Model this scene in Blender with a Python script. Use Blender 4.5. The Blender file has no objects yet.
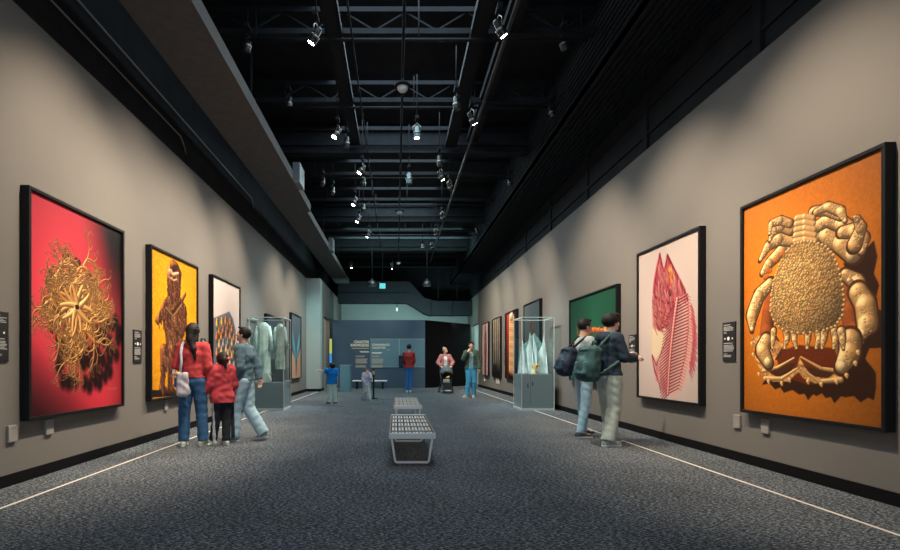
import bpy, bmesh, math, random
import numpy as np
from mathutils import Vector, Matrix
random.seed(7)
S = bpy.context.scene
C = S.collection
PI = math.pi

# ------------------------------------------------------------------ camera
CAM_Z, F_PX, VPX, VPY = 1.10, 500.0, 396.0, 363.0
cam_d = bpy.data.cameras.new('camera')
cam = bpy.data.objects.new('camera', cam_d); C.objects.link(cam)
cam.location = (0, 0, CAM_Z); cam.rotation_euler = (PI / 2, 0, 0)
cam_d.sensor_width = 36.0; cam_d.lens = F_PX / 900 * 36
cam_d.shift_x = (450 - VPX) / 900; cam_d.shift_y = (VPY - 275) / 900
cam_d.clip_start = 0.05
S.camera = cam

# ------------------------------------------------------------------ world, daylight from the entrance, exposure
w = bpy.data.worlds.new('world'); S.world = w; w.use_nodes = True
w.node_tree.nodes['Background'].inputs[0].default_value = (0.62, 0.74, 0.85, 1)
w.node_tree.nodes['Background'].inputs[1].default_value = 0.20
S.view_settings.view_transform = 'Standard'
S.view_settings.look = 'None'
S.view_settings.exposure = 0.0
S.view_settings.gamma = 1.0
S.view_settings.use_curve_mapping = False

def area(name, loc, aim, size, power, color):
    l = bpy.data.lights.new(name, 'AREA'); l.shape = 'RECTANGLE'; l.size, l.size_y = size
    l.energy = power; l.color = color
    o = bpy.data.objects.new(name, l); C.objects.link(o); o.location = loc
    o.rotation_euler = (Vector(aim) - Vector(loc)).to_track_quat('-Z', 'Y').to_euler()
    return o
def spot(name, loc, aim, power, color, angle=60, blend=0.6, radius=0.05):
    l = bpy.data.lights.new(name, 'SPOT'); l.energy = power; l.color = color
    l.spot_size = math.radians(angle); l.spot_blend = blend; l.shadow_soft_size = radius
    o = bpy.data.objects.new(name, l); C.objects.link(o); o.location = loc
    o.rotation_euler = (Vector(aim) - Vector(loc)).to_track_quat('-Z', 'Y').to_euler()
    return o
# daylight through the glazed entrance behind the camera
area('entrance_daylight', (0.2, -4.5, 2.2), (0.2, 12, 0.6), (7.0, 3.5), 165, (0.72, 0.88, 1.0))
# unseen cool fill lights added over the bays; last two light the side passages
COOL = (0.55, 0.95, 0.93)
area('near_bay_fill', (0.0, 8.0, 6.3), (0.0, 8.01, 0.0), (2.4, 6.5), 265, (0.70, 0.89, 1.0))
area('mid_bay_fill', (0.0, 15.5, 6.3), (0.0, 15.51, 0.0), (2.4, 7.0), 380, (0.72, 0.94, 1.0))
area('far_bay_fill', (0.3, 19.0, 6.2), (0.3, 21.6, 0.5), (4.5, 0.8), 135, COOL)
area('back_wall_fill', (0.4, 23.2, 3.2), (0.4, 26.8, 3.7), (5.0, 0.3), 110, COOL)  # added light without a fixture, hidden by the partition, brightens the back wall
spot('return_wall_fill', (-1.3, 16.6, 4.9), (-3.2, 19.3, 2.0), 420, COOL, 50, 0.9)  # added cool light, no fixture hangs here; lifts the pilaster face
area('passage_right_light', (5.2, 24.2, 3.2), (4.0, 24.4, 1.0), (0.8, 1.6), 70, COOL)
area('passage_left_light', (-4.6, 20.9, 3.6), (-3.0, 20.9, 1.0), (0.8, 1.2), 40, (1.0, 0.85, 0.65))

# ------------------------------------------------------------------ helpers
def mat(name, col, rough=0.6, metal=0.0, emis=None, estr=0.0, noise=0.0, nscale=20.0, spec=0.5, bump=0.0):
    m = bpy.data.materials.new(name); m.use_nodes = True
    nt = m.node_tree; b = nt.nodes['Principled BSDF']
    b.inputs['Base Color'].default_value = (*col, 1)
    b.inputs['Roughness'].default_value = rough
    b.inputs['Metallic'].default_value = metal
    b.inputs['Specular IOR Level'].default_value = spec
    if emis:
        b.inputs['Emission Color'].default_value = (*emis, 1); b.inputs['Emission Strength'].default_value = estr
    if noise > 0 or bump > 0:
        tc = nt.nodes.new('ShaderNodeTexCoord'); n = nt.nodes.new('ShaderNodeTexNoise')
        n.inputs['Scale'].default_value = nscale; n.inputs['Detail'].default_value = 4
        nt.links.new(tc.outputs['Object'], n.inputs['Vector'])
        if noise > 0:
            r = nt.nodes.new('ShaderNodeMapRange')
            r.inputs['From Min'].default_value = 0.3; r.inputs['From Max'].default_value = 0.7
            r.inputs['To Min'].default_value = 1 - noise; r.inputs['To Max'].default_value = 1 + noise
            nt.links.new(n.outputs['Fac'], r.inputs['Value'])
            mx = nt.nodes.new('ShaderNodeVectorMath'); mx.operation = 'SCALE'
            mx.inputs[0].default_value = col
            nt.links.new(r.outputs[0], mx.inputs['Scale']); nt.links.new(mx.outputs[0], b.inputs['Base Color'])
        if bump > 0:
            bp = nt.nodes.new('ShaderNodeBump'); bp.inputs['Strength'].default_value = bump
            bp.inputs['Distance'].default_value = 0.01
            nt.links.new(n.outputs['Fac'], bp.inputs['Height']); nt.links.new(bp.outputs[0], b.inputs['Normal'])
    return m
_mc = {}
def M(name, *a, **k):
    if name not in _mc: _mc[name] = mat(name, *a, **k)
    return _mc[name]

class MB:
    """collects shapes into one mesh"""
    def __init__(s): s.v = []; s.f = []; s.sm = []
    def add(s, vs, fs, smooth=False):
        n = len(s.v); s.v += [tuple(v) for v in vs]
        for f in fs: s.f.append([i + n for i in f]); s.sm.append(smooth)
        return s
    def box(s, a, b):
        x0, y0, z0 = [min(p, q) for p, q in zip(a, b)]; x1, y1, z1 = [max(p, q) for p, q in zip(a, b)]
        vs = [(x0,y0,z0),(x1,y0,z0),(x1,y1,z0),(x0,y1,z0),(x0,y0,z1),(x1,y0,z1),(x1,y1,z1),(x0,y1,z1)]
        return s.add(vs, [(3,2,1,0),(4,5,6,7),(0,1,5,4),(1,2,6,5),(2,3,7,6),(3,0,4,7)])
    def bar(s, p, q, wd, ht):
        """rectangular bar from p to q, wd sideways and ht upwards"""
        p, q = Vector(p), Vector(q); d = (q - p).normalized()
        up = Vector((0, 0, 1)) if abs(d.z) < 0.95 else Vector((0, 1, 0))
        sx = d.cross(up).normalized(); uz = sx.cross(d).normalized()
        vs = []
        for c in (p, q):
            for a, b in ((-1,-1),(1,-1),(1,1),(-1,1)): vs.append(c + sx * a * wd / 2 + uz * b * ht / 2)
        return s.add(vs, [(0,1,2,3),(7,6,5,4),(0,4,5,1),(1,5,6,2),(2,6,7,3),(3,7,4,0)])
    def tube(s, pts, r, n=10, rs=None, cap=True):
        pts = [Vector(p) for p in pts]; vs = []; fs = []
        up = None
        for i, p in enumerate(pts):
            d = (pts[min(i + 1, len(pts) - 1)] - pts[max(i - 1, 0)]).normalized()
            if up is None:
                up = Vector((0, 0, 1)) if abs(d.z) < 0.9 else Vector((0, 1, 0))
            a = d.cross(up)
            a = a.normalized() if a.length > 1e-5 else d.orthogonal().normalized()
            b = a.cross(d).normalized(); up = b
            rr = rs[i] if rs else r
            for k in range(n):
                t = 2 * PI * k / n; vs.append(p + (a * math.cos(t) + b * math.sin(t)) * rr)
        for i in range(len(pts) - 1):
            for k in range(n):
                fs.append((i*n+k, i*n+(k+1)%n, (i+1)*n+(k+1)%n, (i+1)*n+k))
        s.add(vs, fs, True)
        if cap:
            m = len(s.v) - len(vs)
            s.f.append([m + k for k in range(n)][::-1]); s.sm.append(False)
            s.f.append([m + (len(pts)-1)*n + k for k in range(n)]); s.sm.append(False)
        return s
    def lathe(s, prof, c=(0,0,0), n=20, axis=(0,0,1), smooth=True):
        q = Vector((0,0,1)).rotation_difference(Vector(axis).normalized()); c = Vector(c); vs = []; fs = []
        for r, z in prof:
            for k in range(n):
                t = 2*PI*k/n; vs.append(c + q @ Vector((r*math.cos(t), r*math.sin(t), z)))
        for i in range(len(prof)-1):
            for k in range(n): fs.append((i*n+k, i*n+(k+1)%n, (i+1)*n+(k+1)%n, (i+1)*n+k))
        s.add(vs, fs, smooth)
        m = len(s.v) - len(vs)
        s.f.append([m + k for k in range(n)][::-1]); s.sm.append(False)
        s.f.append([m + (len(prof)-1)*n + k for k in range(n)]); s.sm.append(False)
        return s
    def prism(s, poly, y0, y1, ax=1):
        """polygon in the other two axes pushed along axis ax"""
        def mk(a, b, t): return (a, t, b) if ax == 1 else ((t, a, b) if ax == 0 else (a, b, t))
        n = len(poly); vs = [mk(a, b, y0) for a, b in poly] + [mk(a, b, y1) for a, b in poly]
        fs = [tuple(range(n)), tuple(range(2*n-1, n-1, -1))] + [(i, n+i, n+(i+1)%n, (i+1)%n) for i in range(n)]
        return s.add(vs, fs)
    def build(s, name, m, parent=None, bevel=0.0, loc=None):
        me = bpy.data.meshes.new(name); me.from_pydata(s.v, [], s.f); me.validate(); me.update()
        me.polygons.foreach_set('use_smooth', s.sm[:len(me.polygons)] + [False]*(len(me.polygons)-len(s.sm)))
        bm = bmesh.new(); bm.from_mesh(me); bmesh.ops.recalc_face_normals(bm, faces=bm.faces); bm.to_mesh(me); bm.free()
        o = bpy.data.objects.new(name, me); C.objects.link(o); me.materials.append(m)
        if parent: o.parent = parent
        if loc: o.location = loc
        if bevel:
            bv = o.modifiers.new('bevel', 'BEVEL'); bv.width = bevel; bv.segments = 2; bv.limit_method = 'ANGLE'
        return o
def thing(name, label, cat, loc=(0,0,0), rz=0, group=None):
    o = bpy.data.objects.new(name, None); C.objects.link(o); o.location = loc; o.rotation_euler = (0,0,rz)
    o.empty_display_size = 0.1
    o['label'] = label; o['category'] = cat
    if group: o['group'] = group
    return o
def tag(o, label, cat, group=None):
    o['label'] = label; o['category'] = cat
    if group: o['group'] = group
    return o
def struct(o): o['kind'] = 'structure'; return o
def dup(root, loc=None, rz=None, label=None):
    r = root.copy(); C.objects.link(r)
    if loc is not None: r.location = loc
    if rz is not None: r.rotation_euler = (0,0,rz)
    if label: r['label'] = label
    for ch in list(root.children):
        c = ch.copy(); C.objects.link(c); c.parent = r
        for g in ch.children:
            d = g.copy(); C.objects.link(d); d.parent = c
    return r

# ------------------------------------------------------------------ carpet material
def carpet_material():
    m = bpy.data.materials.new('carpet'); m.use_nodes = True; nt = m.node_tree; N = nt.nodes; L = nt.links
    b = N['Principled BSDF']; b.inputs['Roughness'].default_value = 0.95; b.inputs['Specular IOR Level'].default_value = 0.15
    tc = N.new('ShaderNodeTexCoord')
    def nz(scale, rot, sc, detail=3):
        mp = N.new('ShaderNodeMapping'); mp.inputs['Rotation'].default_value = (0,0,rot); mp.inputs['Scale'].default_value = sc
        L.new(tc.outputs['Object'], mp.inputs['Vector'])
        n = N.new('ShaderNodeTexNoise'); n.inputs['Scale'].default_value = scale; n.inputs['Detail'].default_value = detail
        L.new(mp.outputs[0], n.inputs['Vector']); return n
    n1 = nz(34, math.radians(35), (1, 4.0, 1)); n2 = nz(34, math.radians(-38), (1, 4.5, 1)); n3 = nz(1.3, 0, (1,1,1), 2)
    mx = N.new('ShaderNodeMath'); mx.operation = 'MAXIMUM'; L.new(n1.outputs['Fac'], mx.inputs[0]); L.new(n2.outputs['Fac'], mx.inputs[1])
    cr = N.new('ShaderNodeValToRGB'); L.new(mx.outputs[0], cr.inputs[0])
    e = cr.color_ramp.elements
    e[0].position = 0.47; e[0].color = (0.018, 0.023, 0.030, 1)
    e[1].position = 0.68; e[1].color = (0.50, 0.53, 0.56, 1)
    k = cr.color_ramp.elements.new(0.58); k.color = (0.082, 0.096, 0.112, 1)
    mr = N.new('ShaderNodeMapRange'); mr.inputs['From Min'].default_value = 0.3; mr.inputs['From Max'].default_value = 0.7
    mr.inputs['To Min'].default_value = 0.85; mr.inputs['To Max'].default_value = 1.15; L.new(n3.outputs['Fac'], mr.inputs['Value'])
    sc = N.new('ShaderNodeVectorMath'); sc.operation = 'SCALE'; L.new(cr.outputs[0], sc.inputs[0]); L.new(mr.outputs[0], sc.inputs['Scale'])
    L.new(sc.outputs[0], b.inputs['Base Color'])
    bp = N.new('ShaderNodeBump'); bp.inputs['Strength'].default_value = 0.5; bp.inputs['Distance'].default_value = 0.01
    L.new(mx.outputs[0], bp.inputs['Height']); L.new(bp.outputs[0], b.inputs['Normal'])
    return m

WALLM = M('wall paint', (0.172, 0.159, 0.146), 0.85, noise=0.03, nscale=1.2, spec=0.2)
PALEM = M('pale wall paint', (0.34, 0.37, 0.36), 0.85, noise=0.03, nscale=1.5, spec=0.2)
BLACK = M('black ceiling paint', (0.015, 0.016, 0.019), 0.85, spec=0.15, noise=0.25, nscale=3.0)
BLACK2 = M('black steel paint', (0.012, 0.0135, 0.017), 0.8, spec=0.15, noise=0.2, nscale=6.0)
DUCTM = M('charcoal duct paint', (0.10, 0.095, 0.095), 0.8, spec=0.2, noise=0.12, nscale=7.0)
FRAMEM = M('black frame lacquer', (0.008, 0.008, 0.009), 0.5, spec=0.2)
SIGNM = M('black sign board', (0.015, 0.015, 0.017), 0.45)
WHITEM = M('white plastic', (0.62, 0.6, 0.56), 0.45)

XL, XR, WH = -3.46, 3.84, 4.37
Y0, YL, YB = -3.0, 19.3, 26.8
# ------------------------------------------------------------------ room shell
struct(MB().box((-9, Y0-2, -0.1), (9, YB+1, 0)).build('floor', carpet_material()))
struct(MB().box((XL-0.15, Y0, 0), (XL, YL, WH)).build('wall_left', WALLM))
XN = -2.93
mb = MB()
mb.box((XL-0.15, YL, 0), (XN, YL+0.55, WH))                 # pilaster that narrows the room
struct(mb.build('wall_left_return', PALEM))
mb = MB()
mb.box((XN-0.15, YL+0.55, 0), (XN, YL+0.95, WH))
mb.box((XN-0.15, YL+0.95, 3.0), (XN, YL+2.2, WH)); mb.box((XN-0.15, YL+2.2, 2.99), (XN, YB, WH))
mb.box((XN-0.15, YL+2.75, 0), (XN, YB, 2.99))
struct(mb.build('wall_left_far', WALLM))
struct(MB().box((-6.0, YL+0.55, 0), (-5.85, YB, WH)).box((-6, YL+3.0, 0), (XN-0.15, YL+3.15, WH)).build('wall_passage_left', PALEM))
mb = MB()
mb.box((XR, Y0, 0), (XR+0.15, 23.3, WH)); mb.box((XR, 23.3, 2.97), (XR+0.15, 25.4, WH)); mb.box((XR, 25.4, 0), (XR+0.15, YB, WH))
struct(mb.build('wall_right', WALLM))
struct(MB().box((XR+0.15, 25.6, 0), (6.5, 25.75, WH)).box((6.4, 22, 0), (6.55, 25.7, WH)).build('wall_passage_right', PALEM))
struct(MB().box((XN-0.15, YB, 0), (XR+0.15, YB+0.15, WH)).build('wall_back', PALEM))
# dark partition in front of the back wall
DARKB = M('dark blue partition paint', (0.042, 0.080, 0.130), 0.6, noise=0.08, nscale=1.5)
DARKN = M('near black partition paint', (0.007, 0.006, 0.007), 0.95, spec=0.05)
struct(MB().box((-2.79, 22.0, 0), (1.28, 22.2, 2.99)).build('wall_partition', DARKB))
mb = MB(); a = Vector((1.28, 22.0, 0)); b = Vector((3.62, 24.35, 0)); n_ = Vector((-(b-a).y, (b-a).x, 0)).normalized() * 0.15
mb.prism([(a.x, a.y), (b.x, b.y), (b.x+n_.x, b.y+n_.y), (a.x+n_.x, a.y+n_.y)], 0, 2.99, ax=2)
struct(mb.build('wall_partition_angled', DARKN))
# baseboards
BBM = M('black baseboard', (0.006, 0.006, 0.007), 0.8, spec=0.1)
struct(MB().box((XL, Y0, 0), (XL+0.015, YL, 0.105)).build('baseboard_left', BBM))
struct(MB().box((XR-0.015, Y0, 0), (XR, 23.3, 0.105)).build('baseboard_right', BBM))
struct(MB().box((XL, YL-0.015, 0), (XN, YL, 0.105)).box((XN, YL, 0), (XN+0.015, YL+0.95, 0.105)).build('baseboard_return', BBM))
LINEM = M('white floor inlay', (0.85, 0.78, 0.68), 0.6)
struct(MB().box((-2.998, Y0, 0), (-2.978, YL-0.2, 0.004)).build('trim_1', LINEM))
struct(MB().box((3.198, Y0, 0), (3.218, 23.2, 0.004)).build('trim_2', LINEM))
# black upper walls and deck
ZC = 6.35
CORR = []
def ribbed(x0, x1, z, step=0.09, d=0.03):
    """comb profile seen from below, closed upwards"""
    pts = []; x = x0; k = 0
    while x < x1:
        pts += [(x, z - (d if k % 2 else 0)), (min(x+step/2, x1), z - (d if k % 2 else 0))]; x += step/2; k += 1
    return pts
struct(MB().box((XL-0.2, Y0, WH), (XL-0.04, YB+0.2, ZC)).box((XL-0.04, Y0, WH), (XL, YB, WH+0.02)).build('wall_upper_left', BLACK))
mb = MB(); prof = ribbed(2.9, 3.95, 5.3) + [(3.95, 5.42), (2.9, 5.42)]
mb.prism(prof, Y0, YB+0.1)
prof = [(2.9 - (0.02 if k % 2 else 0), 5.3 + k*0.045 + e) for k in range(23) for e in (0, 0.045)] + [(2.98, ZC), (2.98, 5.3)]
mb.prism(prof, Y0, YB+0.1)
struct(mb.build('ceiling_soffit_right', BLACK2))
mb = MB().box((XR+0.06, Y0, WH), (XR+0.2, YB+0.2, 5.42))
for y in np.arange(0.5, YB, 2.4): mb.box((XR+0.02, y, WH+0.02), (XR+0.06, y+0.12, 5.3))
for z in (4.62, 5.0): mb.box((XR+0.03, Y0, z), (XR+0.06, YB, z+0.05))
struct(mb.build('wall_upper_right', BLACK))
struct(MB().box((-9, Y0, ZC), (9, YB+0.2, ZC+0.1)).build('ceiling', BLACK))
struct(MB().box((XL-0.2, YB, WH), (XR+0.2, YB+0.15, ZC)).build('wall_upper_back', BLACK))
# cross girders and joists
for y, zb, hh in ((3.6, 5.7, 0.5), (11.0, 5.68, 0.5), (16.3, 5.68, 0.5), (20.4, 5.65, 0.55), (24.0, 5.7, 0.5)):
    mb = MB(); mb.box((XL, y-0.01, zb), (2.95, y+0.01, ZC)); mb.box((XL, y-0.12, zb), (2.95, y+0.12, zb+0.03)); mb.box((XL, y-0.1, zb+hh), (2.95, y+0.1, zb+hh+0.03))
    mb.box((XL, y-0.09, zb+0.18), (2.95, y-0.05, zb+0.22))
    struct(mb.build('ceiling_beam', BLACK2))
for y in (5.4, 7.3, 9.2, 12.75, 14.75, 18.2, 19.3, 22.2, 22.9):
    mb = MB(); mb.box((XL, y-0.05, 5.88), (2.95, y+0.05, 5.96)); mb.box((XL, y-0.05, 6.2), (2.95, y+0.05, 6.27))
    k = 0; x = XL
    while x < 2.5 and y < 10:
        mb.bar((x, y, 5.95 if k % 2 else 6.22), (x+0.45, y, 6.22 if k % 2 else 5.95), 0.022, 0.022); x += 0.45; k += 1
    struct(mb.build('ceiling_joist_beam', BLACK2))

# ------------------------------------------------------------------ ducts, pipes, trays under the ceiling
t = thing('ventilation_duct', 'long charcoal rectangular duct running lengthwise over the left wall', 'duct', (-2.6, 12, 5.0))
mb = MB(); mb.box((-0.38, -15, 0), (0.40, 0.9, 0.2)); mb.build('duct_body', DUCTM, t)
mb = MB(); mb.box((-0.38, 0.9, 0.02), (0.30, 12.6, 0.2)); mb.build('duct_body', DUCTM, t)
for y in (-1.25, 5.2): MB().box((0.38 if y < 0 else 0.28, y, -0.0), (0.53 if y < 0 else 0.42, y+0.55, 0.42)).build('duct_collar', M('bluish duct collar', (0.14,0.16,0.175), 0.5), t)
for y in (-8, -4, 0, 4, 8, 12):
    for x in (-0.36, 0.28): MB().bar((x, y, 0.18), (x, y, ZC-5.0), 0.03, 0.03).build('hanger', BLACK2, t)
t = thing('ventilation_duct', 'charcoal duct that steps down in front of the pale back wall', 'duct', (0, 25.5, 0))
DM2 = M('dark slate duct paint', (0.018, 0.020, 0.025), 0.8, spec=0.2, noise=0.1, nscale=6)
MB().prism([(-2.92, 4.14), (0.53, 4.14), (0.96, 3.90), (1.44, 3.58), (1.73, 3.51), (3.83, 3.51), (3.83, 4.22), (2.03, 4.22), (1.44, 4.37), (0.66, 5.21), (-2.92, 5.21)], -0.35, 0.35).build('duct_body', DM2, t)
for p, q in (((-2.92, -0.38, 4.6), (0.7, -0.34, 4.66)), ((2.80, -0.38, 3.49), (2.86, 0.36, 4.24)), ((1.73, -0.38, 3.49), (1.79, 0.36, 4.24))): MB().box(p, q).build('flange', BLACK2, t)
for x in (2.15, 3.1): MB().bar((x, 0, 4.2), (x, 0, ZC-0.01), 0.04, 0.04).build('hanger', BLACK2, t)
def pipe(label, a, b, r, m=BLACK2, extra=None):
    mb = MB().tube([a, b], r, 8)
    # clips up to the ceiling deck
    n = max(2, int((Vector(b)-Vector(a)).length / 4))
    for i in range(n+1):
        p = Vector(a).lerp(Vector(b), min(max(i/n, 0.02), 0.98)); mb.tube([p, (p.x, p.y, ZC+0.01)], 0.008, 6)
    return tag(mb.build('ceiling_conduit', m), label, 'pipe')
pipe('thin black conduit along the middle of the ceiling carrying the detectors', (0.10, Y0, 5.45), (0.10, 23.5, 5.45), 0.02)
pipe('black conduit running lengthwise beside the right row of spotlights', (1.50, Y0, 5.55), (1.50, 22.0, 5.55), 0.028, M('dark grey conduit', (0.035,0.035,0.037), 0.6))
pipe('thin black conduit running lengthwise left of the middle', (-0.62, Y0, 5.7), (-0.62, 20.0, 5.7), 0.014)
for i, (y, z, w0) in enumerate(((7.15, 5.72, 'first'), (9.05, 5.72, 'second'), (12.2, 5.6, 'third'), (14.6, 5.72, 'fourth'), (17.6, 5.6, 'fifth'), (21.5, 5.6, 'last'))):
    pipe('%s of the cross pipes counted from the front, black and hung under the joists' % w0, (-2.1, y, z), (2.75, y, z), 0.025)
for i, (xa, ya, yb, z, lb) in enumerate(((-0.90, 4.2, 10.9, 5.85, 'black cable tray over the left row of spotlights'), (1.19, 4.2, 10.9, 5.8, 'black cable tray over the right row of spotlights'),
        (1.66, 5.0, 10.9, 5.92, 'narrow black cable tray furthest right at the ceiling front'))):
    mb = MB().box((xa-0.11, ya, z), (xa+0.11, yb, z+0.03)).box((xa-0.12, ya, z), (xa-0.10, yb, z+0.1)).box((xa+0.10, ya, z), (xa+0.12, yb, z+0.1))
    for y in (ya+0.3, yb-0.3): mb.box((xa-0.01, y, z+0.02), (xa+0.01, y+0.02, ZC+0.01))
    tag(mb.build('cable_tray', BLACK2), lb, 'cable tray')
for lb, z, xx, y0, y1 in (('thin grey pipe clipped low on the black band over the left wall', 4.72, XL+0.02, 3.9, 8.0), ('thin grey pipe clipped higher on the black band over the left wall', 5.05, XL+0.0, 3.0, 12.0)):
    mb = MB().tube([(xx, y0, z), (xx, y1, z), (xx, y1+0.15, z-0.12), (xx-0.05, y1+0.3, z-0.14)], 0.011, 6)
    tag(mb.build('wall_conduit', M('dull grey pipe', (0.16,0.15,0.14), 0.4)), lb, 'pipe')

# track spotlights -------------------------------------------------
CANM = M('black spotlight housing', (0.02,0.02,0.022), 0.35); CHROME = M('brushed steel', (0.30,0.28,0.25), 0.35, 1.0)
LENSON = M('lit warm lens', (1,0.9,0.75), 0.3, emis=(1.0,0.84,0.62), estr=90); LENSOFF = M('dark glass lens', (0.05,0.07,0.08), 0.1)
TEALCAN = M('pale teal housing', (0.16,0.25,0.27), 0.5)
WARM = (1.0, 0.82, 0.61)
def lamp(px, py, y, aim, label, lit=True, power=0, angle=76, color=WARM, can=CANM, xyz=None, blend=0.9, s=0.85):
    """spot fixture whose lens centre is at depth y; hung on a stem"""
    p = Vector(xyz) if xyz else Vector(((px-VPX)*y/F_PX, y, CAM_Z + (VPY-py)*y/F_PX))
    d = (Vector(aim) - p).normalized()
    t = thing('track_spotlight', label, 'spotlight', (p.x, p.y, p.z))
    q = -d
    MB().lathe([(0.062*s,0.0),(0.066*s,0.01),(0.066*s,0.10*s),(0.05*s,0.14*s),(0.045*s,0.23*s),(0.03*s,0.25*s)], (0,0,0), 18, q).build('lamp_can', can, t)
    MB().lathe([(0.069*s,0.085*s),(0.074*s,0.09*s),(0.074*s,0.115*s),(0.069*s,0.12*s)], (0,0,0), 18, q).build('cooling_ring', CHROME, t)
    MB().lathe([(0.001,-0.004),(0.05*s,-0.003),(0.052*s,0.0)], (0,0,0), 18, q).build('lens', LENSON if lit else LENSOFF, t)
    c = q * 0.14 * s; side = q.cross(Vector((0,0,1)))
    side = side.normalized() if side.length > 0.1 else Vector((1,0,0))
    yk = MB(); yk.tube([c+side*0.075*s, c+side*0.085*s+Vector((0,0,0.08)), c+Vector((0,0,0.15)), c-side*0.085*s+Vector((0,0,0.08)), c-side*0.075*s], 0.008, 6).build('yoke', CHROME if lit else BLACK2, t)
    top = min(5.83, max(p.z+0.3, 5.62)) - p.z
    MB().tube([c+Vector((0,0,0.14)), c+Vector((0,0,ZC-p.z+0.01))], 0.008, 8).box((c.x-0.03, c.y-0.09, c.z+0.2), (c.x+0.03, c.y+0.09, c.z+0.25)).build('stem', BLACK2, t)
    if lit and power:
        o = spot('spot_lamp', p + d*0.03, aim, power, color, angle, blend, 0.03)
    return t
AX = {}
def art_aim(side, y, z=1.6): return ((XL if side < 0 else XR), y, z)
OFFNAME = None
P = 780
lamp(0,0,0, art_aim(-1,5.35), 'lit spotlight aimed at the red picture, above the near end of the left row', power=P*1.2, xyz=(-1.1,4.9,5.2), angle=74)
lamp(311,43,6.33, art_aim(-1,6.9), 'lit spotlight highest in view on the left row with a bright steel yoke', power=P*0.8, angle=80)
lamp(334,137,8.96, art_aim(-1,7.75), 'lit spotlight of the left row in front of the first cross girder', power=P*1.1)
lamp(359,173,10.66, art_aim(-1,10.05), 'lit spotlight of the left row just behind the first cross girder', power=P*1.2)
lamp(353,205,12.8, (-3.0,12.0,1.3), 'lit spotlight of the left row aimed at the left glass case', power=P*0.9, color=(0.8,0.95,1.0), angle=50)
lamp(357,222,14.7, art_aim(-1,14.3), 'lit spotlight of the left row, second from its far end', power=P*0.8)
lamp(367,237,16.07, art_aim(-1,17.0), 'lit spotlight at the far end of the left row', power=P*0.9)
lamp(0,0,0, art_aim(1,4.66), 'lit spotlight aimed at the orange crab picture, near end of the right row', power=P*1.2, xyz=(1.4,4.3,5.2), angle=74)
lamp(504,36,6.19, art_aim(1,7.0), 'lit spotlight highest in view on the right row', power=P*1.2)
lamp(475,124,8.47, art_aim(1,9.7), 'lit spotlight of the right row beside the lengthwise conduit, before the first girder', power=P*1.1, angle=80)
lamp(443,180,11.07, (3.2,12.0,1.3), 'lit spotlight of the right row aimed at the right glass case', power=P*0.9, color=(0.8,0.95,1.0), angle=50)
lamp(452,190,11.7, art_aim(1,13.9), 'lit spotlight of the right row nearest the conduit behind the first girder', power=P*0.9)
lamp(444,220,14.16, art_aim(1,16.4), 'lit spotlight of the right row, third from its far end', power=P*0.9)
lamp(437,236,15.9, art_aim(1,18.9), 'lit spotlight of the right row, second from its far end', power=P)
lamp(433,249,17.8, art_aim(1,21.2), 'lit spotlight at the far end of the right row', power=P)
lamp(417,138,9.0, (0.4,9.0,0), 'lit pale teal spotlight hanging straight down near the middle', power=90, angle=80, can=TEALCAN)
lamp(409,184,10.9, (0.28,10.9,0), 'unlit teal cylinder spotlight hanging straight down near the middle', lit=False, can=TEALCAN, s=1.0)
lamp(351,268,21.3, (-1.7,22,1.6), 'small lit spotlight over the far left of the dark partition', power=160, angle=50)
lamp(392,269,21.0, (-0.6,22,1.6), 'small lit spotlight near the middle, aimed at the wall lettering', power=160, angle=50)
# fixtures that are off, along the edges and between the lit ones
OFF = [(246,52,7.2,'unlit black spotlight near the duct at the front of the ceiling'), (288,108,9.1,'unlit black spotlight near the duct by the second joist'), (565,50,7.2,'unlit black spotlight near the ribbed soffit at the front'),
       (553,117,9.1,'unlit black spotlight near the ribbed soffit by the second joist'), (322,186,12.2,'unlit black spotlight low beside the duct behind the first girder'), (332,195,12.9,'small unlit black spotlight between the duct and the left row'),
       (346,148,9.6,'unlit spotlight hanging right behind the lit one before the first girder'), (457,110,8.2,'unlit spotlight just left of the lit one before the first girder'), (511,186,12.4,'unlit spotlight near the ribbed soffit behind the first girder'),
       (478,234,17.0,'unlit spotlight near the far end of the ribbed soffit'), (363,187,11.6,'unlit teal tinted spotlight within the left row'), (440,166,10.4,'unlit spotlight heading the second cluster of the right row'),
       (423,250,18.2,'unlit spotlight left of the far end of the right row'), (363,212,13.8,'unlit spotlight within the left row before its last two')]
for px, py, y, lb in OFF:
    x = (px-VPX)*y/F_PX
    lamp(px, py, y, (x*1.6, y+0.4, 0.5), lb, lit=False)
# dome pendants at the far end
for px, lb in ((372, 'black dome pendant hanging left of the small exit sign'), (427, 'black dome pendant hanging right of the small exit sign')):
    y = 20.0; x = (px-VPX)*y/F_PX
    t = thing('pendant_lamp', lb, 'pendant lamp', (x, y, 4.18))
    MB().lathe([(0.17,0.0),(0.175,0.02),(0.16,0.12),(0.11,0.21),(0.05,0.25),(0.03,0.3)], n=24).build('lamp_shade', CANM, t)
    MB().lathe([(0.12,0.004),(0.13,-0.004)][::-1], n=20).build('diffuser', M('pale diffuser', (0.25,0.27,0.3), 0.3), t)
    MB().tube([(0,0,0.28),(0,0,ZC-4.17)], 0.02, 8).build('stem', BLACK2, t)
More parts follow.
